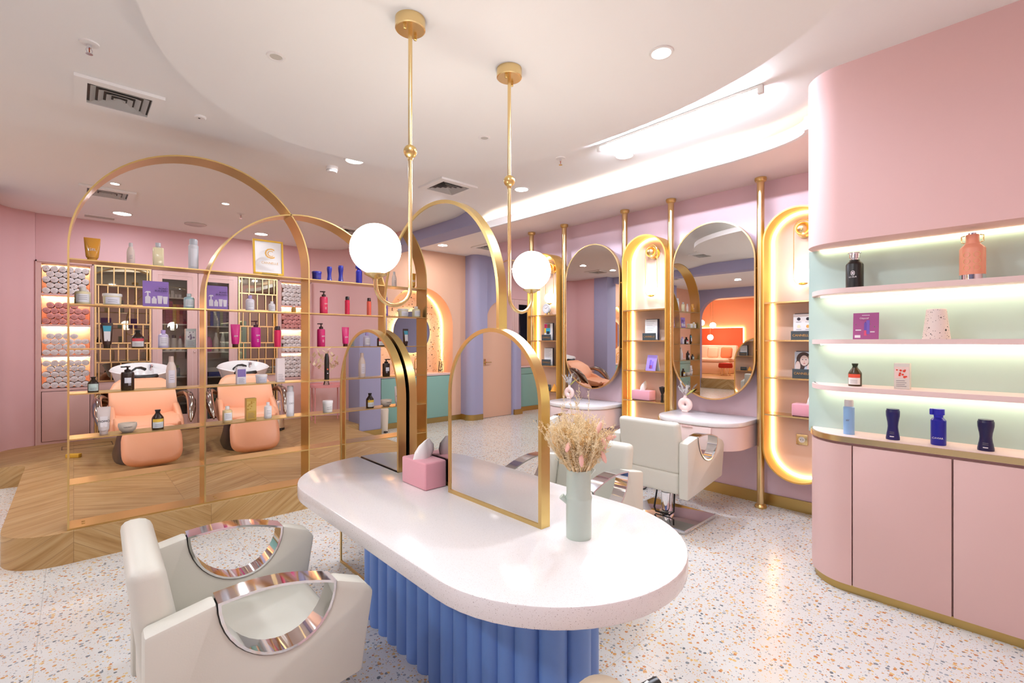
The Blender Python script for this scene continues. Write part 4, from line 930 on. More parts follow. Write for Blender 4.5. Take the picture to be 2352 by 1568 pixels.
# fourth shelf
B('tonic_bottle', 'small dark brown bottle with a mint label at the left end of the fourth shelf', .096, 3, .100, .058, 'apothecary', BRN, '#140A06', '#D3E6DC')
B('shampoo_bottle', 'brown pump bottle with a blue and white label in front of the left basin', .274, 3, .165, .074, 'pump', BRN, '#140A06', '#E8E8EE', None, None)
B('conditioner_bottle', 'tall clear peach bottle with a pale label on the fourth screen shelf', .521, 3, .228, .063, 'cone', CLR, '#E8CDBE', '#EAE2EA')
B('serum_carton', 'white and purple carton in front of the right basin', .971, 3, .135, .064, 'carton', '#EDE8EC', lab='#8672B0', cat='carton')
B('hair_mask_tub', 'low white tub with a grey label on the fourth screen shelf', 1.119, 3, .068, .088, 'jar', '#F0ECEA', '#F4F0EE', '#D6D6E0', None, None, 'tub')
B('serum_carton', 'tall plain pinkish white carton on the fourth screen shelf', 1.262, 3, .196, .062, 'carton', '#F0E2E0', cat='carton')
B('mousse_can', 'slim black mousse can in front of the dried cream leaves', 1.649, 3, .228, .042, 'mousse', '#14100E', '#1E1A18', cat='can')
# third shelf
B('hair_mask_tube', 'white tube with lettering at the left end of the third shelf', .149, 2, .184, .072, 'tube', '#E9DAD2', '#E6D2C8', '#F2EAE8', None, 'MOMO', 'tube')
B('styling_bowl', 'small stone coloured bowl pot on the third screen shelf', .274, 2, .062, .106, 'bowl', '#E0D2C0', txt='n', cat='bowl')
B('tonic_bottle', 'brown bottle with a yellow and white label in front of the left shampoo chair', .442, 2, .137, .071, 'apothecary', BRN, '#140A06', '#E8ECEC', '#F0C84A')
B('shampoo_bottle', 'white shouldered bottle with amber shampoo on the third screen shelf', .878, 2, .122, .067, 'round', mat('pale amber liquid', '#EFD29A', .15), '#F2EEE8', '#F4F2F2')
B('serum_carton', 'golden ochre patterned carton with a pale band on the third screen shelf', 1.040, 2, .172, .072, 'carton', '#C9A24A', lab='#D3B05E', lab2='#B98E38', cat='carton')
B('treatment_bottle', 'small white bottle between the ochre carton and the tall white aerosol', 1.168, 2, .128, .056, 'round', '#F0ECEA', '#F2EEEC', '#FAF6F4')
B('hairspray_can', 'tall white aerosol with outlined lettering by the right leg of the big arch', 1.341, 2, .250, .060, 'can', '#EDEAEC', '#D9D6D8', '#F4F2F4', None, 'OIO')
B('wax_pot', 'white plastic pot with a lid in front of the pink side table', 1.657, 2, .100, .088, 'jar', '#F2EEE8', '#F6F2EE', None, None, None, 'pot')
# ================================================================ WASH AREA
YC = 7.77
# towel cabinets
def towel_cab(label, x0, x1, ix0, ix1):
    r = T('towel_cabinet', label, 'cabinet', (x0, YC, PZ), 0, 'built-in towel cabinets')
    L = x1 - x0; a, b = ix0 - x0, ix1 - x0; zt, zb = 2.315 - PZ, .847 - PZ; D = .36
    c = MB(); c.box(0, a, 0, D, 0, 2.34 - PZ).box(b, L, 0, D, 0, 2.34 - PZ).box(a, b, 0, D, zt, 2.34 - PZ).box(a, b, D - .02, D, 0, zt).box(a, b, .0, D, zb - .03, zb).box(a, b, .0, D, 0, .03)
    c.box(-.0, .012, -.014, 0, 0, 2.345 - PZ).box(L - .012, L, -.014, 0, 0, 2.345 - PZ).box(0, L, -.014, 0, 2.315 - PZ + .012, 2.345 - PZ)
    c.build('carcass', 'pinklac', r)
    for z in (1.965, 1.602, 1.235): MB().box(a, b, .004, D - .02, z - .022 - PZ, z - PZ).build('shelf', 'pinklac', r)
    for z in (2.315, 1.943, 1.58, 1.213):
        MB().box(a + .01, b - .01, .27, .30, z - PZ - .012, z - PZ - .001).build('light_strip', 'ledwarm', r)
    MB().box(a + .006, b - .006, -.012, .006, .034, zb - .036, .002).build('door', 'pinklac', r)
    return r
towel_cab('pink built-in cabinet with lit towel niches at the left of the wash wall', -.325, .178, -.278, .150)
towel_cab('pink built-in cabinet with lit towel niches, partly behind the leg of the big arch', 2.30, 2.79, 2.345, 2.745)
def towel_mesh(seed):
    rnd = random.Random(seed); t_ = bmesh.new(); turns, n = 2.3, 46; r0, r1 = .008, .0375; L = .22; fl = rnd.uniform(.92, 1.); ph = rnd.uniform(0, 6)
    pts = []
    for k in range(n + 1):
        f = k / n; a = ph + f * turns * 2 * PI; r = r0 + (r1 - r0) * f; pts.append((r * math.cos(a), fl * r * math.sin(a), r))
    th = (r1 - r0) / turns * .82
    V = []
    for x, z, r in pts:
        q = max(r - th, .001) / r
        V.append([t_.verts.new((x, .004, z)), t_.verts.new((x, L, z)), t_.verts.new((x * q, L, z * q)), t_.verts.new((x * q, 0.0, z * q))])
    for a, b in zip(V, V[1:]):
        for k in range(4): t_.faces.new((a[k], a[(k + 1) % 4], b[(k + 1) % 4], b[k]))
    t_.faces.new(V[0]); t_.faces.new(V[-1]); bmesh.ops.recalc_face_normals(t_, faces=t_.faces[:])
    m_ = MB(); m_.merge(t_); m_.lathe([(0, 0), (r1 * .93, 0), (r1 * .93, L - .016), (0, L - .016)], 24, sy=fl, mx=Matrix.Translation((0, .012, 0)) @ Matrix.Rotation(-PI / 2, 4, 'X'))
    return m_
tw = [towel_mesh(s).build('rolled_towel', 'towelw', sharp=60) for s in (1, 2, 3)]
tp_ = [towel_mesh(s).build('rolled_towel', 'towelp', sharp=60) for s in (4, 5)]
used = set(); rnd = random.Random(5)
SHN = ['top', 'second', 'third', 'lowest']
for cab, x0, x1, cn in ((0, -.276, .148, 'left'), (1, 2.347, 2.743, 'right')):
    for si, (zb, zt) in enumerate(((1.965, 2.303), (1.602, 1.931), (1.235, 1.568), (.847, 1.201))):
        full = [5, 4, 4, 5][si]
        col = 'pink' if si == 1 else 'white'; ps = tp_ if si == 1 else tw
        n = 6; st = (x1 - x0 - .01) / n
        for row in range(full):
            m = n if row % 2 == 0 else n - 1
            if row == full - 1 and full == 4: m = m - 1
            for i in range(m):
                p = rnd.choice(ps)
                o = p if p.name not in used else p.copy()
                if p.name in used: COL.objects.link(o)
                used.add(p.name)
                x = x0 + .005 + st * (i + .5 + (0 if row % 2 == 0 else .5)) + rnd.uniform(-.002, .002)
                z = zb + .036 + row * .0640 + rnd.uniform(0, .002)
                if z > zt - .036: z = zt - .037
                o.location = (x, YC + .012 + rnd.uniform(0, .02), z); o.rotation_euler = (0, 0, 0)
                o.scale = (1, 1, 1)
                tag(o, '%s rolled towel in the stack on the %s shelf of the %s lit towel niche' % (col, SHN[si], cn), 'towel', '%s towels, %s shelf of the %s towel niche' % (col, SHN[si], cn))

# brass lattice mirrors
def lattice(label, x0, x1, z0, z1, seed):
    r = T('lattice_mirror', label, 'mirror', (x0, YC, z0), 0, 'brass lattice mirrors of the wash wall'); w, h = x1 - x0, z1 - z0; rnd = random.Random(seed)
    MB().box(0, w, .012, .03, 0, h).build('mirror_glass', 'mirrordark', r)
    MB().frame([(0, 0), (w, 0), (w, h), (0, h)], .018, -.012, .012, 'XZ').build('frame', 'gold', r)
    b = MB(); nr = max(2, round(h / .235)); zs = [h * k / nr for k in range(nr + 1)]
    for z in zs[1:-1]: b.box(.016, w - .016, -.006, .008, z - .008, z + .008)
    for k in range(nr):
        n = rnd.choice((5, 6)); off = .4 if k % 2 else 0
        for i in range(n):
            x = w * (i + .35 + off * .5 + rnd.uniform(-.12, .12)) / n
            if .02 < x < w - .02: b.box(x - .006, x + .006, -.006, .008, zs[k] + .004, zs[k + 1] - .004)
    b.build('lattice_bars', 'gold', r); return r
lattice('tall brass lattice mirror behind the left basin', .188, .744, .90, 2.34, 1)
lattice('low brass lattice mirror behind the left shampoo chair', .188, .744, .225, .80, 2)
lattice('tall brass lattice mirror behind the right basin', 1.755, 2.286, .90, 2.345, 3)
lattice('low brass lattice mirror behind the right shampoo chair', 1.755, 2.286, .225, .80, 4)
jp = MB(); jp.box(.178, .760, -.001 + YC, YC + .30, .80, .90).box(1.752, 2.30, YC, YC + .30, .80, .90).box(.178, .76, YC, YC + .3, .2, .225).box(1.752, 2.30, YC, YC + .3, .2, .225).box(.178, .188, YC, YC + .3, .2, 2.345).box(.744, .752, YC, YC + .3, .2, 2.345).box(2.286, 2.30, YC, YC + .3, .2, 2.345).box(.188, .744, YC + .1, YC + .3, .2, 2.345).box(1.755, 2.286, YC + .1, YC + .3, .2, 2.345)
struct('trim_2', jp, 'pinklac')

# glass fronted cabinet, two doors
gc = T('glass_cabinet', 'pink cabinet with two glass doors holding hair colour and bottles', 'cabinet', (.752, YC, PZ))
ZS = (1.995, 1.639, 1.277, .925, .56)
c = MB(); c.box(0, .03, .03, .38, 0, 2.14).box(.985, 1.0, .03, .38, 0, 2.14).box(.495, .53, .03, .38, 0, 2.14).box(0, 1., .03, .38, 2.10, 2.14).box(0, 1., .03, .38, 0, .03)
c.build('carcass', 'pinklac', gc); MB().box(.03, .985, .365, .38, .03, 2.10).build('back_board', 'grey', gc)
for z in ZS:
    MB().box(.03, .495, .05, .365, z - PZ - .016, z - PZ).build('shelf', 'white', gc); MB().box(.53, .985, .05, .365, z - PZ - .016 - .02, z - PZ - .02).build('shelf', 'white', gc)
for x0, x1, g0, g1, zb, kx in ((.004, .508, .112, .386, .216, .47), (.514, .998, .620, .886, .119, .545)):
    d = MB(); o0 = [(x0, .03), (x1, .03), (x1, 2.135), (x0, 2.135)]
    d.box(x0, g0, 0, .024, .03, 2.135, .003).box(g1, x1, 0, .024, .03, 2.135, .003).box(g0 - .001, g1 + .001, 0, .024, 2.03, 2.135).box(g0 - .001, g1 + .001, 0, .024, .03, zb)
    dd = d.build('door', 'pinklac', gc)
    e = MB(); e.frame([(x0 + .055, .08), (x1 - .055, .08), (x1 - .055, 2.09), (x0 + .055, 2.09)], .006, -.004, .002, 'XZ'); e.build('bead_moulding', 'shelfpink', dd)
    MB().box(g0, g1, .010, .014, zb, 2.03).build('glass_pane', 'glassgrey', dd)
    MB().cyl((kx, -.02, 1.06), (kx, .0, 1.06), .009, 12).build('knob', 'chrome', dd)
GX = .752
def inst(proto, loc, label, cat, group): return None
# hair colour boxes in stacks
def small_box(col): return MB().box(-.019, .019, 0, .075, 0, .0365, .001, 1).box(-.0135, .0135, -.0006, .001, .008, .024).build('colour_box', cm(col, .5))
cols1 = ['#8E2F4E', '#A23050', '#A8324A', '#C9952E', '#C96A34', '#9C3A34', '#84304A']
cols2 = ['#B98A72', '#2F4FA8', '#9CB2BE', '#6E86B8', '#9AA88A', '#8E7A96', '#7E7086']
nm1 = ['plum', 'raspberry', 'crimson', 'ochre', 'orange', 'brick red', 'berry']; nm2 = ['beige', 'royal blue', 'pale blue', 'steel blue', 'sage', 'mauve', 'grey violet']
for door, cols, nms, bx, zb, nrow in (('left', cols1, nm1, .868, 1.640, (8, 8, 8, 7, 7, 7, 8)), ('right', cols2, nm2, 1.382, 1.620, (8, 7, 8, 8, 7, 8, 8))):
    for i, (cl, nmx) in enumerate(zip(cols, nms)):
        p = small_box(cl)
        for k in range(nrow[i]):
            o = p if k == 0 else p.copy()
            if k: COL.objects.link(o)
            o.location = (bx + .019 + i * .0395, YC + .075, zb + k * .0378)
            tag(o, '%s hair colour box in the stack behind the %s glass door' % (nmx, door), 'box', '%s colour boxes behind the %s glass door' % (nmx, door))
p = None
for k in range(6):
    if p is None: p = MB().box(-.018, .018, 0, .07, 0, .045, .001, 1).build('colour_box', cm('#E2E0E2', .5)); o = p
    else: o = p.copy(); COL.objects.link(o)
    o.location = (.90 + (k if k < 5 else 2) * .041, YC + .075, 1.9955 + (0 if k < 5 else .0455)); tag(o, 'white box on the upper shelf behind the left glass door', 'box', 'white boxes on the upper shelf of the glass cabinet')
gq = 'bottles in the glass cabinet'
def G(name, label, x, z, h, w, st, body, cap, lab=None, cat='bottle', y=None): return bottle(name, label, (x, y or YC + .12, z), h, w, st, body, cap, lab, None, None, 0, gq, cat)
G('dye_bottle', 'white bottle with a purple cap behind the left glass door', .93, 1.277, .215, .058, 'can', '#EDEAE8', '#3A2A52')
G('dye_bottle', 'white bottle with a dark cap behind the left glass door', 1.005, 1.277, .21, .058, 'can', '#EDEAE8', '#2A1E3A')
G('dye_bottle', 'small white bottle with a red cap behind the left glass door', 1.075, 1.277, .20, .05, 'cone', '#EDEAE8', '#A82038')
G('peroxide_bottle', 'tall white bottle behind the right glass door, left one of two', 1.50, 1.257, .27, .066, 'cone', '#F0EEEA', '#F2F0EC')
G('peroxide_bottle', 'tall white bottle behind the right glass door, next to its frame', 1.585, 1.257, .27, .066, 'cone', '#F0EEEA', '#F2F0EC')
r = T('gift_bag', 'pink foil bag slumped behind the right glass door', 'bag', (1.405, YC + .12, 1.257)); MB().lathe([(.0, 0), (.04, 0), (.055, .06), (.045, .15), (.02, .21), (0, .215)], 14, sy=.6).build('bag', cm('#D86AA8', .25), r)
G('spray_bottle', 'grey blue spray bottle with a green trigger behind the left glass door', 1.045, .925, .15, .06, 'round', '#5E7A86', '#6A9A3A')
r = T('storage_box', 'white cardboard box stacked on the blue box behind the right glass door', 'box', (1.48, YC + .1, .970)); MB().box(-.10, .10, 0, .1, 0, .06, .002).build('carton', 'white', r)
r = T('storage_box', 'small blue box on the shelf behind the right glass door', 'box', (1.48, YC + .1, .905)); MB().box(-.075, .075, 0, .09, 0, .064, .002).build('carton', cm('#2A48A8', .5), r)
r = T('tissue_carton', 'white and green carton low behind the right glass door', 'box', (1.43, YC + .1, .54)); MB().box(-.065, .065, 0, .1, 0, .13, .002).build('carton', 'white', r); MB().box(-.0655, .0655, -.001, .05, .004, .05).build('green_print', cm('#3A9A6A', .5), r)
G('dye_bottle', 'green bottle standing behind the white and green carton', 1.445, .54, .22, .055, 'cone', '#2E8A5A', '#EDEAE8', y=YC + .24)
G('wax_tub', 'white lidded tub low behind the right glass door', 1.56, .54, .17, .105, 'jar', '#F0EEEA', '#F2F0EC', cat='tub')
r = T('folded_cloth', 'dark plum cloth heap at the bottom behind the right glass door', 'cloth', (1.53, YC + .18, .232)); MB().lathe([(0, 0), (.10, 0), (.11, .05), (.07, .11), (0, .13)], 16, sy=.7).build('cloth', cm('#5A2A44', .9), r)

# ---------------------------------------------------------------- shampoo chairs (feet towards -Y)
def sect(y, z, w, th, dip, ny, nz, n=20):
    """rounded slab section across X at (y, z), pressed in by dip, with the upward normal (ny, nz)"""
    out = []
    for k in range(n):
        a = 2 * PI * k / n; cx, s = math.cos(a), math.sin(a)
        x = w * math.copysign(abs(cx) ** .45, cx); v = th * math.copysign(abs(s) ** .6, s)
        if s > 0: v += dip * (abs(x) / w) ** 3
        out.append((x, y + ny * v, z + nz * v))
    return out
def wash_chair(label):
    r = T('shampoo_chair', label, 'shampoo chair', (0, 0, 0), 0, 'peach shampoo chairs with basins')
    # seat cushion, and a reclined back panel with shallow wings
    secs = [sect(-.52, .335, .20, .03, .0, -.5, .9), sect(-.49, .345, .255, .05, .02, -.25, 1), sect(-.25, .35, .275, .065, .05, 0, 1), sect(-.02, .345, .285, .07, .07, 0, 1), sect(.16, .345, .28, .06, .05, .1, 1), sect(.19, .345, .2, .03, 0, .1, 1)]
    MB().loft(secs).build('seat_cushion', 'peachleather', r, sharp=60)
    secs = [sect(.03, .33, .22, .02, 0, -.92, .38), sect(.05, .36, .275, .05, .05, -.92, .38), sect(.13, .50, .295, .06, .09, -.90, .44), sect(.22, .63, .29, .06, .07, -.86, .5), sect(.30, .715, .25, .055, .03, -.80, .6), sect(.345, .765, .20, .045, .0, -.75, .66), sect(.365, .78, .14, .02, 0, -.75, .66)]
    MB().loft(secs).build('back_panel', 'peachleather', r, sharp=60)
    for s in (-1, 1):
        sd = MB(); sd.prism([(-.36, .30), (.22, .30), (.24, .50), (.10, .545), (-.08, .50), (-.30, .40)], s * .275 - .03, s * .275 + .03, 'YZ', bev=.022, seg=3); sd.build('side_bolster', 'peachleather', r, sharp=60)
    # footrest: rounded pad leaning on the base
    f = MB(); mx = Matrix.Translation((0, -.70, .215)) @ Matrix.Rotation(-.42, 4, 'X')
    ring = [(.235 * math.copysign(abs(math.cos(a)) ** .5, math.cos(a)), .19 * math.copysign(abs(math.sin(a)) ** .55, math.sin(a))) for a in [2 * PI * k / 40 for k in range(40)]]
    f.loft([[(x * q, d, z * q) for x, z in ring] for q, d in ((.80, -.062), (.93, -.05), (1., -.015), (1., .02), (.94, .045), (.7, .05))], mx=mx); f.build('footrest', 'peachleather', r, sharp=60)
    MB().tube([(-.21, -.58, .375), (.21, -.58, .375)], .024, 12).build('knee_roll', 'peachleather', r)
    # moulded dark base
    b = MB(); b.loft([[(x, y, z) for x, y in [(w * math.copysign(abs(math.cos(a)) ** .6, math.cos(a)), c_ + l * math.copysign(abs(math.sin(a)) ** .6, math.sin(a))) for a in [2 * PI * k / 28 for k in range(28)]]] for z, w, l, c_ in ((0, .26, .50, .02), (.02, .26, .51, .02), (.12, .235, .45, .03), (.24, .21, .40, .08), (.31, .18, .33, .10))]); b.build('moulded_base', 'darkbase', r, sharp=60)
    b = MB(); b.loft([[(x, y, z) for x, y in [(w * math.cos(a), .60 + l * math.sin(a)) for a in [2 * PI * k / 24 for k in range(24)]]] for z, w, l in ((0, .18, .17), (.3, .15, .14), (.62, .17, .15), (.74, .20, .17))]); b.build('basin_pedestal', 'darkbase', r, sharp=60)
    # armrests: dark chrome blades curving down to the front
    for s in (-1, 1):
        path = [(s * .29, .20, .58), (s * .335, .13, .615), (s * .365, .03, .625), (s * .385, -.08, .60), (s * .39, -.17, .55), (s * .38, -.26, .48), (s * .365, -.33, .405), (s * .355, -.37, .36)]
        MB().tube(path, [.020, .030, .040, .052, .060, .056, .038, .010], 14, flat=.72).build('armrest', mat('dark chrome', '#A79B90', .14, 1.), r, sharp=60)
    # basin
    n = 36; bz = Matrix.Translation((.03, .62, .66)) @ Matrix.Rotation(.10, 4, 'X') @ Matrix.Diagonal((.86, .9, 1.05, 1))
    def egg(w, l, z, c_=0.): return [(w * math.cos(a) * (1 - .10 * math.sin(a)), c_ + l * math.sin(a), z + .035 * max(0, math.sin(a)) * (1 if z > .1 else 0) - .035 * max(0, -math.sin(a)) ** 4 * (1 if z > .1 else 0)) for a in [2 * PI * k / n for k in range(n)]]
    ba = MB(); ba.loft([egg(.17, .15, -.03, .02), egg(.275, .24, .06, .005), egg(.325, .285, .185), egg(.345, .30, .205), egg(.335, .29, .215), egg(.31, .265, .195), egg(.25, .215, .12), egg(.16, .14, .05), egg(.05, .05, .035)], mx=bz)
    bo = ba.build('basin', 'porcelain', r, sharp=60)
    MB().tube([(-.09, .368, .815), (-.03, .35, .795), (.03, .345, .79), (.09, .35, .795), (.15, .368, .815)], [.020, .034, .036, .034, .020], 12).build('neck_rest', 'black', bo, sharp=60)
    t_ = MB(); t_.cyl((.13, .80, .80), (.13, .80, .925), .022, 14); t_.tube([(.13, .80, .91), (.13, .72, .915), (.13, .70, .90)], .009, 8); t_.build('mixer_tap', 'chrome', bo)
    MB().tube([(-.08, .80, .80), (-.06, .76, .85), (-.02, .68, .89), (.02, .60, .895), (.05, .55, .88)], [.010, .011, .013, .016, .018], 10).build('shower_hose', 'black', bo)
    return r
w0 = wash_chair('left peach shampoo chair with a white basin, nearer the lit towel niche'); w0.location = (.555, 6.36, PZ)
dup(w0, (1.52, 6.33, PZ), -.12, 'right peach shampoo chair with a white basin, behind the small arch')

# yellow wooden block, floor hatch, pink side table with dried leaves, steel bin
r = T('yellow_block', 'small yellow block lying on the oak floor by the left edge of the screen', 'block', (.0, 6.70, PZ), -.6); MB().box(-.062, .062, -.025, .025, 0, .04, .006).build('block', cm('#E3B23C', .7), r)
r = T('floor_hatch', 'recessed oak floor hatch outline before the left towel cabinet', 'hatch', (.12, 7.35, PZ)); MB().frame([(-.22, -.12), (.22, -.12), (.22, .12), (-.22, .12)], .006, 0, .002, 'XY').build('rim', 'darkbase', r)
r = T('side_table', 'half round pink metal side table against the pink wall', 'side table', (2.82, 7.20, PZ))
PM = mat('pink metal', '#E59A98', .4)
MB().prism(arc(0, 0, .26, 0, 2 * PI, 40)[:-1], .535, .548).build('top', PM, r)
MB().frame(arc(0, 0, .262, 0, 2 * PI, 40)[:-1], .008, .52, .56, 'XY').build('rim', PM, r)
for a in (.5, 2.3, 3.6, 5.5): MB().cyl((.24 * math.cos(a), .24 * math.sin(a), 0), (.24 * math.cos(a), .24 * math.sin(a), .54), .008, 8).build('leg', PM, r)
r = T('bud_vase', 'small pointed glass vase on the pink side table', 'vase', (2.80, 7.17, .752)); MB().lathe([(.045, 0), (.043, .008), (.012, .17), (.016, .20), (.013, .20), (.009, .17), (.035, .012), (0, .01)], 20).build('glass', 'glass', r)
r = T('dried_leaves', 'cream dried leaf sprays in the vase on the pink side table', 'dried leaves', (2.80, 7.17, .90)); rnd = random.Random(9)
for i in range(7):
    a = -1.1 + 2.2 * i / 6; L = rnd.uniform(.22, .40); tx = math.sin(a) * L * .9; tz = math.cos(a * .8) * L
    s_ = MB().tube([(0, 0, 0), (tx * .5, rnd.uniform(-.03, .03), tz * .6), (tx, rnd.uniform(-.06, .06), tz)], .003, 6).build('stalk', 'cream', r)
    lv = MB()
    for k in range(6):
        f = .45 + .1 * k; q = Matrix.Translation((tx * f, rnd.uniform(-.03, .03), tz * f)) @ Matrix.Rotation(rnd.uniform(0, 6), 4, 'Z') @ Matrix.Rotation(rnd.uniform(.4, 1.3), 4, 'X')
        lv.lathe([(0, 0), (.014, .02), (.019, .05), (.010, .08), (0, .095)], 8, sy=.15, mx=q)
    lv.build('leaves', 'cream', s_)
r = T('pedal_bin', 'steel pedal bin behind the right shampoo chair', 'bin', (2.03, 6.95, PZ)); MB().lathe([(0, .02), (.10, .02), (.10, .36), (.095, .40), (0, .41)], 28).build('body', 'chrome', r); MB().lathe([(.103, 0), (.103, .03), (0, .03)], 28).build('base', 'black', r); MB().box(-.03, .03, -.15, -.09, .008, .02).build('pedal', 'black', r)
# ================================================================ CEILING FITTINGS
def vent(label, x, y, z, lx, ly, rz=0.):
    r = T('ceiling_vent', label, 'vent', (x, y, z), rz, 'square air vents in the ceiling')
    MB().box(-lx / 2 + .02, lx / 2 - .02, -ly / 2 + .02, ly / 2 - .02, -.003, .004).build('dark_backing', 'black', r)
    MB().frame([(-lx / 2, -ly / 2), (lx / 2, -ly / 2), (lx / 2, ly / 2), (-lx / 2, ly / 2)], .06, -.020, -.001, 'XY').build('rim', 'ceiling', r)
    for k in range(4):
        a, b = lx / 2 - .074 - .038 * k, ly / 2 - .074 - .038 * k
        if k == 3: a = max(a, .03); b = max(b, .03)
        t_ = bmesh.new(); o_ = [(-a, -b), (a, -b), (a, b), (-a, b)]; i_ = [(x_ * (a - .026) / a, y_ * (b - .026) / b) for x_, y_ in o_]
        A = [t_.verts.new((*p, -.020)) for p in o_]; Bq = [t_.verts.new((*p, -.005)) for p in i_]
        for j in range(4): t_.faces.new((A[j], A[(j + 1) % 4], Bq[(j + 1) % 4], Bq[j]))
        bmesh.ops.solidify(t_, geom=t_.faces[:], thickness=.0015)
        MB().merge(t_).build('louvre', 'ceiling', r)
    return r
vent('large square air vent above the big arch, nearest on the left of the ceiling', .215, 3.935, 2.95, .43, .43)
vent('square air vent above the tall arched mirror', 2.76, 3.95, 2.95, .43, .42)
vent('square air vent seen through the big arch', .25, 6.25, 2.89, .43, .40)
vent('dark square air vent behind the small arch, near the far wall', 2.76, 6.2, 2.89, .42, .42)
vent('square air vent over the walkway beyond the lavender beam', -2.0, 4.2, 2.95, .45, .45); vent('square air vent by the lavender column, reflected in the tall mirror', -2.4, 6.0, 2.95, .42, .42)
def downlight(label, x, y, z, rad, lit=True, grp='round recessed downlights'):
    r = T('downlight', label, 'downlight', (x, y, z), 0, grp)
    MB().lathe([(rad, 0), (rad + .012, 0), (rad + .010, -.006), (rad, -.007), (rad - .004, -.002)], 32).build('rim', 'white', r)
    MB().lathe([(0, -.003), (rad - .001, -.003), (rad - .001, -.001), (0, -.001)], 32).build('lens', 'lamp' if lit else 'lampoff', r); return r
D = [(2.005, 1.158, 2.74, .044, 1, 'lit downlight in the round dropped ceiling disc, towards the tube light'),
     (.70, 2.40, 2.74, .030, 0, 'unlit small downlight in the ceiling disc left of the pendant rods'), (1.989, 2.43, 2.74, .028, 0, 'unlit small downlight in the ceiling disc between the two pendant rods'),
     (1.769, 3.916, 2.95, .072, 1, 'lit downlight just left of the nearer pendant rod'), (3.354, 3.504, 2.95, .068, 1, 'lit downlight right of the farther pendant rod'),
     (3.372, 2.287, 2.95, .070, 1, 'lit downlight right under the end of the fluorescent tube'), (.417, 7.155, 2.89, .085, 1, 'large cool lit downlight inside the big arch, over the left towel cabinet'),
     (.287, 5.842, 2.89, .035, 1, 'small warm downlight beside the air vent inside the big arch'), (1.207, 5.882, 2.89, .035, 1, 'small warm downlight in the middle of the big arch'),
     (1.913, 7.214, 2.89, .078, 1, 'lit downlight above the gold framed sign')]
for x, y, z, q, l, s_ in D: downlight(s_, x, y, z, q, bool(l))
for x, y, z, p, c_ in FILL_LAMPS[:5]: downlight('lit downlight over the walkway beyond the lavender beam', x, y, 2.95, .07, True, 'downlights beyond the lavender beam')  # fittings placed where the first added fill lamps hang
def disc_fit(name, label, x, y, z, rad, m='white', cat='ceiling fitting', hgt=.012):
    r = T(name, label, cat, (x, y, z)); MB().lathe([(rad, 0), (rad, -hgt * .5), (rad * .8, -hgt), (0, -hgt)], 28).build('cover', m, r); return r
r = disc_fit('ceiling_sensor', 'small round white sensor on the ceiling above the big arch', .643, 3.877, 2.95, .036); MB().box(-.012, .0, -.006, .006, -.0135, -.012).build('slot', 'black', r)
r = disc_fit('smoke_detector', 'white smoke detector on the ceiling between the small arch and the disc', 1.689, 4.20, 2.95, .05, hgt=.05); MB().frame(arc(0, 0, .047, 0, 2 * PI, 24)[:-1], .006, -.036, -.028, 'XY').build('slots', 'inkgrey', r)
r = disc_fit('ceiling_speaker', 'round grey ceiling speaker inside the big arch near the far wall', 1.141, 7.19, 2.89, .12, 'lampoff')
r = T('air_grille', 'narrow rectangular air grille at the ceiling edge over the left towel cabinet', 'vent', (.23, 7.55, 2.89)); MB().frame([(-.15, -.08), (.15, -.08), (.15, .08), (-.15, .08)], .014, -.006, 0, 'XY').build('rim', 'ceiling', r)
for k in range(8): MB().box(-.136, .136, -.064 + .017 * k, -.056 + .017 * k, -.005, -.001).build('slat', 'lampoff', r)
def sprinkler(label, x, y, z, s=1.):
    r = T('sprinkler', label, 'sprinkler', (x, y, z), .4, 'ceiling sprinklers')
    MB().lathe([(.042 * s, 0), (.040 * s, -.006), (.016 * s, -.010), (0, -.010)], 28).build('escutcheon', 'white', r)
    b = MB(); b.lathe([(.011, -.008), (.011, -.026), (.008, -.028), (0, -.028)], 14)
    for q in (-1, 1): b.tube([(q * .009, 0, -.026), (q * .014, 0, -.038), (q * .009, 0, -.052), (0, 0, -.056)], .0022, 8)
    b.lathe([(0, -.056), (.015, -.056), (.015, -.058), (0, -.058)], 16); b.build('frame', 'chrome', r)
    MB().cyl((0, 0, -.028), (0, 0, -.055), .0025, 8).build('bulb', cm('#B0441E', .2), r); return r
sprinkler('chrome sprinkler head at the upper left of the ceiling', .06, 3.31, 2.95)
sprinkler('sprinkler head on the ceiling between the pendant and the fluorescent tube', 3.031, 2.69, 2.95)
sprinkler('sprinkler head inside the big arch over the shampoo chairs', 1.432, 6.222, 2.89)
def tube_light(label, y):
    r = T('tube_light', label, 'tube light', (3.06, y, 2.95), 0, 'fluorescent tubes along the cove')
    MB().box(-.018, .018, -.60, .60, -.022, 0, .004).build('batten', 'white', r)
    for s_ in (-1, 1): MB().box(-.016, .016, s_ * .60 - .018, s_ * .60 + .018, -.052, 0, .006).build('end_cap', 'white', r)
    MB().cyl((0, -.582, -.036), (0, .582, -.036), .0135, 16).build('tube', 'tube', r)
tube_light('lit fluorescent tube batten on the ceiling by the curved pink wall', 1.705)
tube_light('lit fluorescent tube batten behind the tall arched mirror and the nearer globe', 5.05)
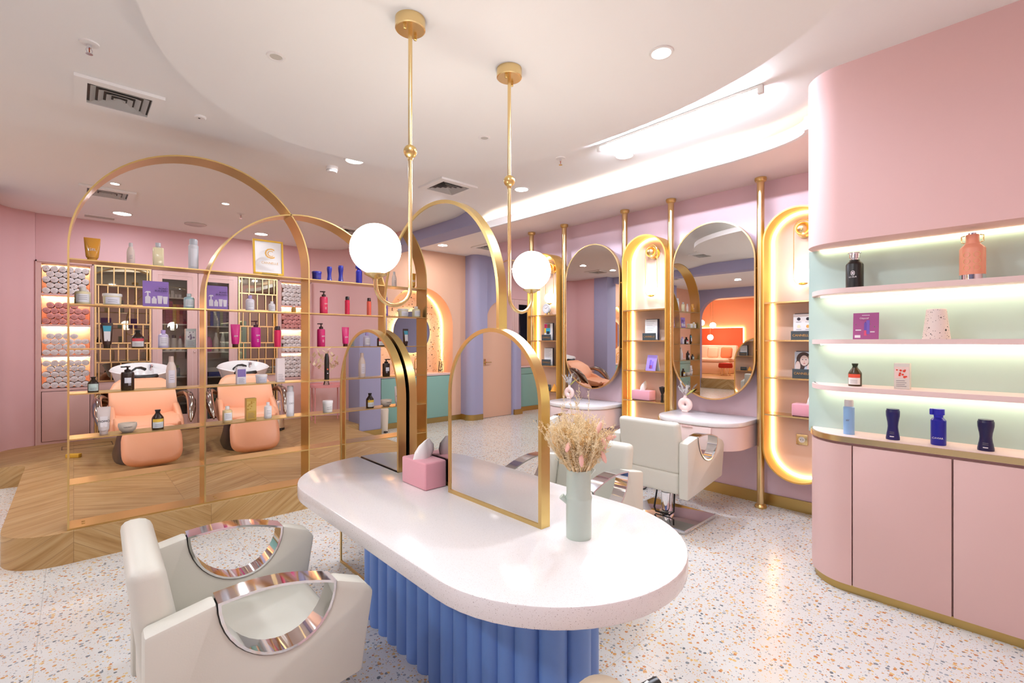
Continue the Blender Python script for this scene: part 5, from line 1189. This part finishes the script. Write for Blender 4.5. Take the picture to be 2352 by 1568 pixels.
# ================================================================ THINGS SEEN ONLY IN THE MIRRORS
r = T('vanity_cabinet', 'sage green vanity cabinet under the arched recess, seen in the mirrors', 'cabinet', (-1.71, 6.935, 0), 0, 'sage green cabinets')
MB().box(-.64, .64, 0, .36, .09, .815).build('carcass', 'green', r); MB().box(-.64, .64, -.02, .36, .815, .85, .004).build('worktop', 'shelfpink', r); MB().box(-.64, .64, .01, .34, 0, .09).build('plinth', 'brassdark', r)
for k in range(2): MB().box(-.638 + .64 * k, -.002 + .64 * k, -.016, .0, .1, .805, .002).build('door', 'green', r)
r = T('vanity_mirror', 'round backlit mirror in the arched recess, seen in the mirrors', 'mirror', (-1.71, 7.26, 1.56))
mx = Matrix.Rotation(PI / 2, 4, 'X')
MB().lathe([(0, .012), (.36, .012), (.36, .02), (0, .02)], 40, mx=mx).build('mirror_glass', 'mirror', r); MB().lathe([(.33, -.012), (.345, -.012), (.345, .004), (.33, .004)], 40, mx=mx).build('light_ring', 'ledsoft', r)
r = T('basin_tap', 'gold swan neck tap at the vanity, seen in the mirrors', 'tap', (-1.71, 7.15, .85)); MB().tube([(0, 0, 0), (0, 0, .2)] + [(0, -.06 + .06 * math.cos(a), .2 + .06 * math.sin(a)) for a in [PI * k / 8 for k in range(1, 9)]], .012, 10).build('spout', 'gold', r); MB().lathe([(.025, 0), (.022, .02), (0, .02)], 16).build('base', 'gold', r)
r = T('recess_light', 'glowing strip inside the arched vanity recess, seen in the mirrors', 'light strip', (-1.71, 7.27, .86)); MB().frame(list(reversed([(-.64, 0)] + [(x + 1.71, z - .86) for x, z in reversed(archpts(-2.35, -1.07, .86, 2.31, 24)[2:])] + [(.64, 0)])), .012, 0, .012, 'XZ', closed=False).build('strip', 'ledsoft', r)
r = T('pampas_vase', 'clear vase on the sage green vanity, seen in the mirrors', 'vase', (-2.20, 7.10, .85)); MB().lathe([(.035, 0), (.04, .05), (.03, .18), (.033, .2), (.028, .2), (.025, .18), (.034, .05), (0, .006)], 20).build('glass', 'glass', r)
r = T('pampas_grass', 'amber dried grass in the vase on the vanity, seen in the mirrors', 'dried grass', (-2.20, 7.10, .87)); grass(26, .02, .35, .55, 21, .2, .0016, 3, 7).build('grass_sprays', 'straw', r, kind='stuff')
r = T('pedal_bin', 'slim cream bin beside the lavender pillar, seen in the mirrors', 'bin', (-1.02, 6.78, 0)); MB().lathe([(0, 0), (.075, 0), (.09, .34), (.085, .36), (0, .36)], 24).build('body', cm('#EFE0CC', .5), r); MB().box(-.02, .02, -.13, -.07, .01, .025).build('pedal', 'black', r)
r = T('base_cabinet', 'sage green base cabinet beyond the peach door, seen in the mirrors', 'cabinet', (-4.55, 6.92, 0), 0, 'sage green cabinets')
MB().box(-.62, .62, -.02, .02, .09, .88).build('carcass', 'green', r); MB().box(-.64, .64, -.05, .02, .88, .91).build('worktop', 'shelfpink', r); MB().box(-.6, .6, -.01, .02, 0, .09).build('plinth', 'brassdark', r); MB().box(-.61, .61, -.034, -.02, .1, .74, .002).build('door', 'green', r); MB().box(-.61, .61, -.034, -.02, .75, .87, .002).build('drawer', 'green', r)
# lounge
struct('trim_3', MB().box(-9.30, -9.24, 7.0, 9.0, .29, 1.9), 'red')
tag(MB().box(-9.29, -9.25, 6.985, 7.0, .5, 1.92).box(-9.29, -9.25, 7.0, 9.0, 1.905, 1.92).build('lounge_light_strip', 'ledwarm'), 'glowing strip edging the red wall panel of the orange lounge, seen in a wall mirror', 'light strip')
r = T('sofa', 'cream sofa in the orange lounge, seen in the nearest wall mirror', 'sofa', (-8.1, 7.9, .29))
CR = mat('cream upholstery', '#F0D9C2', .8)
MB().box(-.55, .55, -.95, .95, .0, .40, .03).build('base', CR, r); MB().box(-.53, .55, -.93, .93, .40, .52, .04).build('seat_cushion', CR, r); MB().box(-.62, -.40, -.95, .95, .40, 1.0, .06, mx=Matrix.Rotation(-.05, 4, 'Y')).build('backrest', CR, r)
for i, (y, c_, l_) in enumerate(((7.55, '#F0CDB0', 'pale cushion on the lounge sofa, seen in the nearest wall mirror'), (7.08, '#F08A5E', 'orange cushion at the end of the lounge sofa, seen in the nearest wall mirror'), (8.2, '#F2956A', 'coral cushion in the middle of the lounge sofa, seen in the nearest wall mirror'))):
    r = T('cushion', l_, 'cushion', (-8.05, y, 1.015), 0, 'cushions on the lounge sofa'); MB().box(-.07, .07, -.19, .19, -.19, .19, .065, 3, mx=Matrix.Rotation(-.2, 4, 'Y')).build('cushion', cm(c_, .9), r, sharp=80)
r = T('footstool', 'red footstool beside the lounge sofa, seen in the nearest wall mirror', 'stool', (-7.2, 6.75, .29)); MB().lathe([(0, .25), (.2, .25), (.22, .3), (.2, .4), (0, .42)], 28).build('seat', cm('#B8321E', .8), r)
for a in (.8, 2.4, 3.9, 5.5): MB().cyl((.15 * math.cos(a), .15 * math.sin(a), 0), (.12 * math.cos(a), .12 * math.sin(a), .26), .012, 8).build('leg', 'gold', r)
for x, y, z, l_ in ((-7.6, 7.35, 1.95, 'lit globe pendant in the orange lounge, right of two hanging high'), (-7.6, 7.75, 2.05, 'lit globe pendant in the orange lounge, left of two hanging high'), (-8.6, 7.9, 1.55, 'lowest lit globe pendant in the orange lounge')):
    r = T('globe_pendant', l_, 'pendant lamp', (x, y, z), 0, 'globe pendants in the lounge'); MB().ball((0, 0, 0), .1).build('globe', 'globe', r, sharp=80); MB().cyl((0, 0, .09), (0, 0, 2.94 - z), .006, 8).build('rod', 'gold', r)
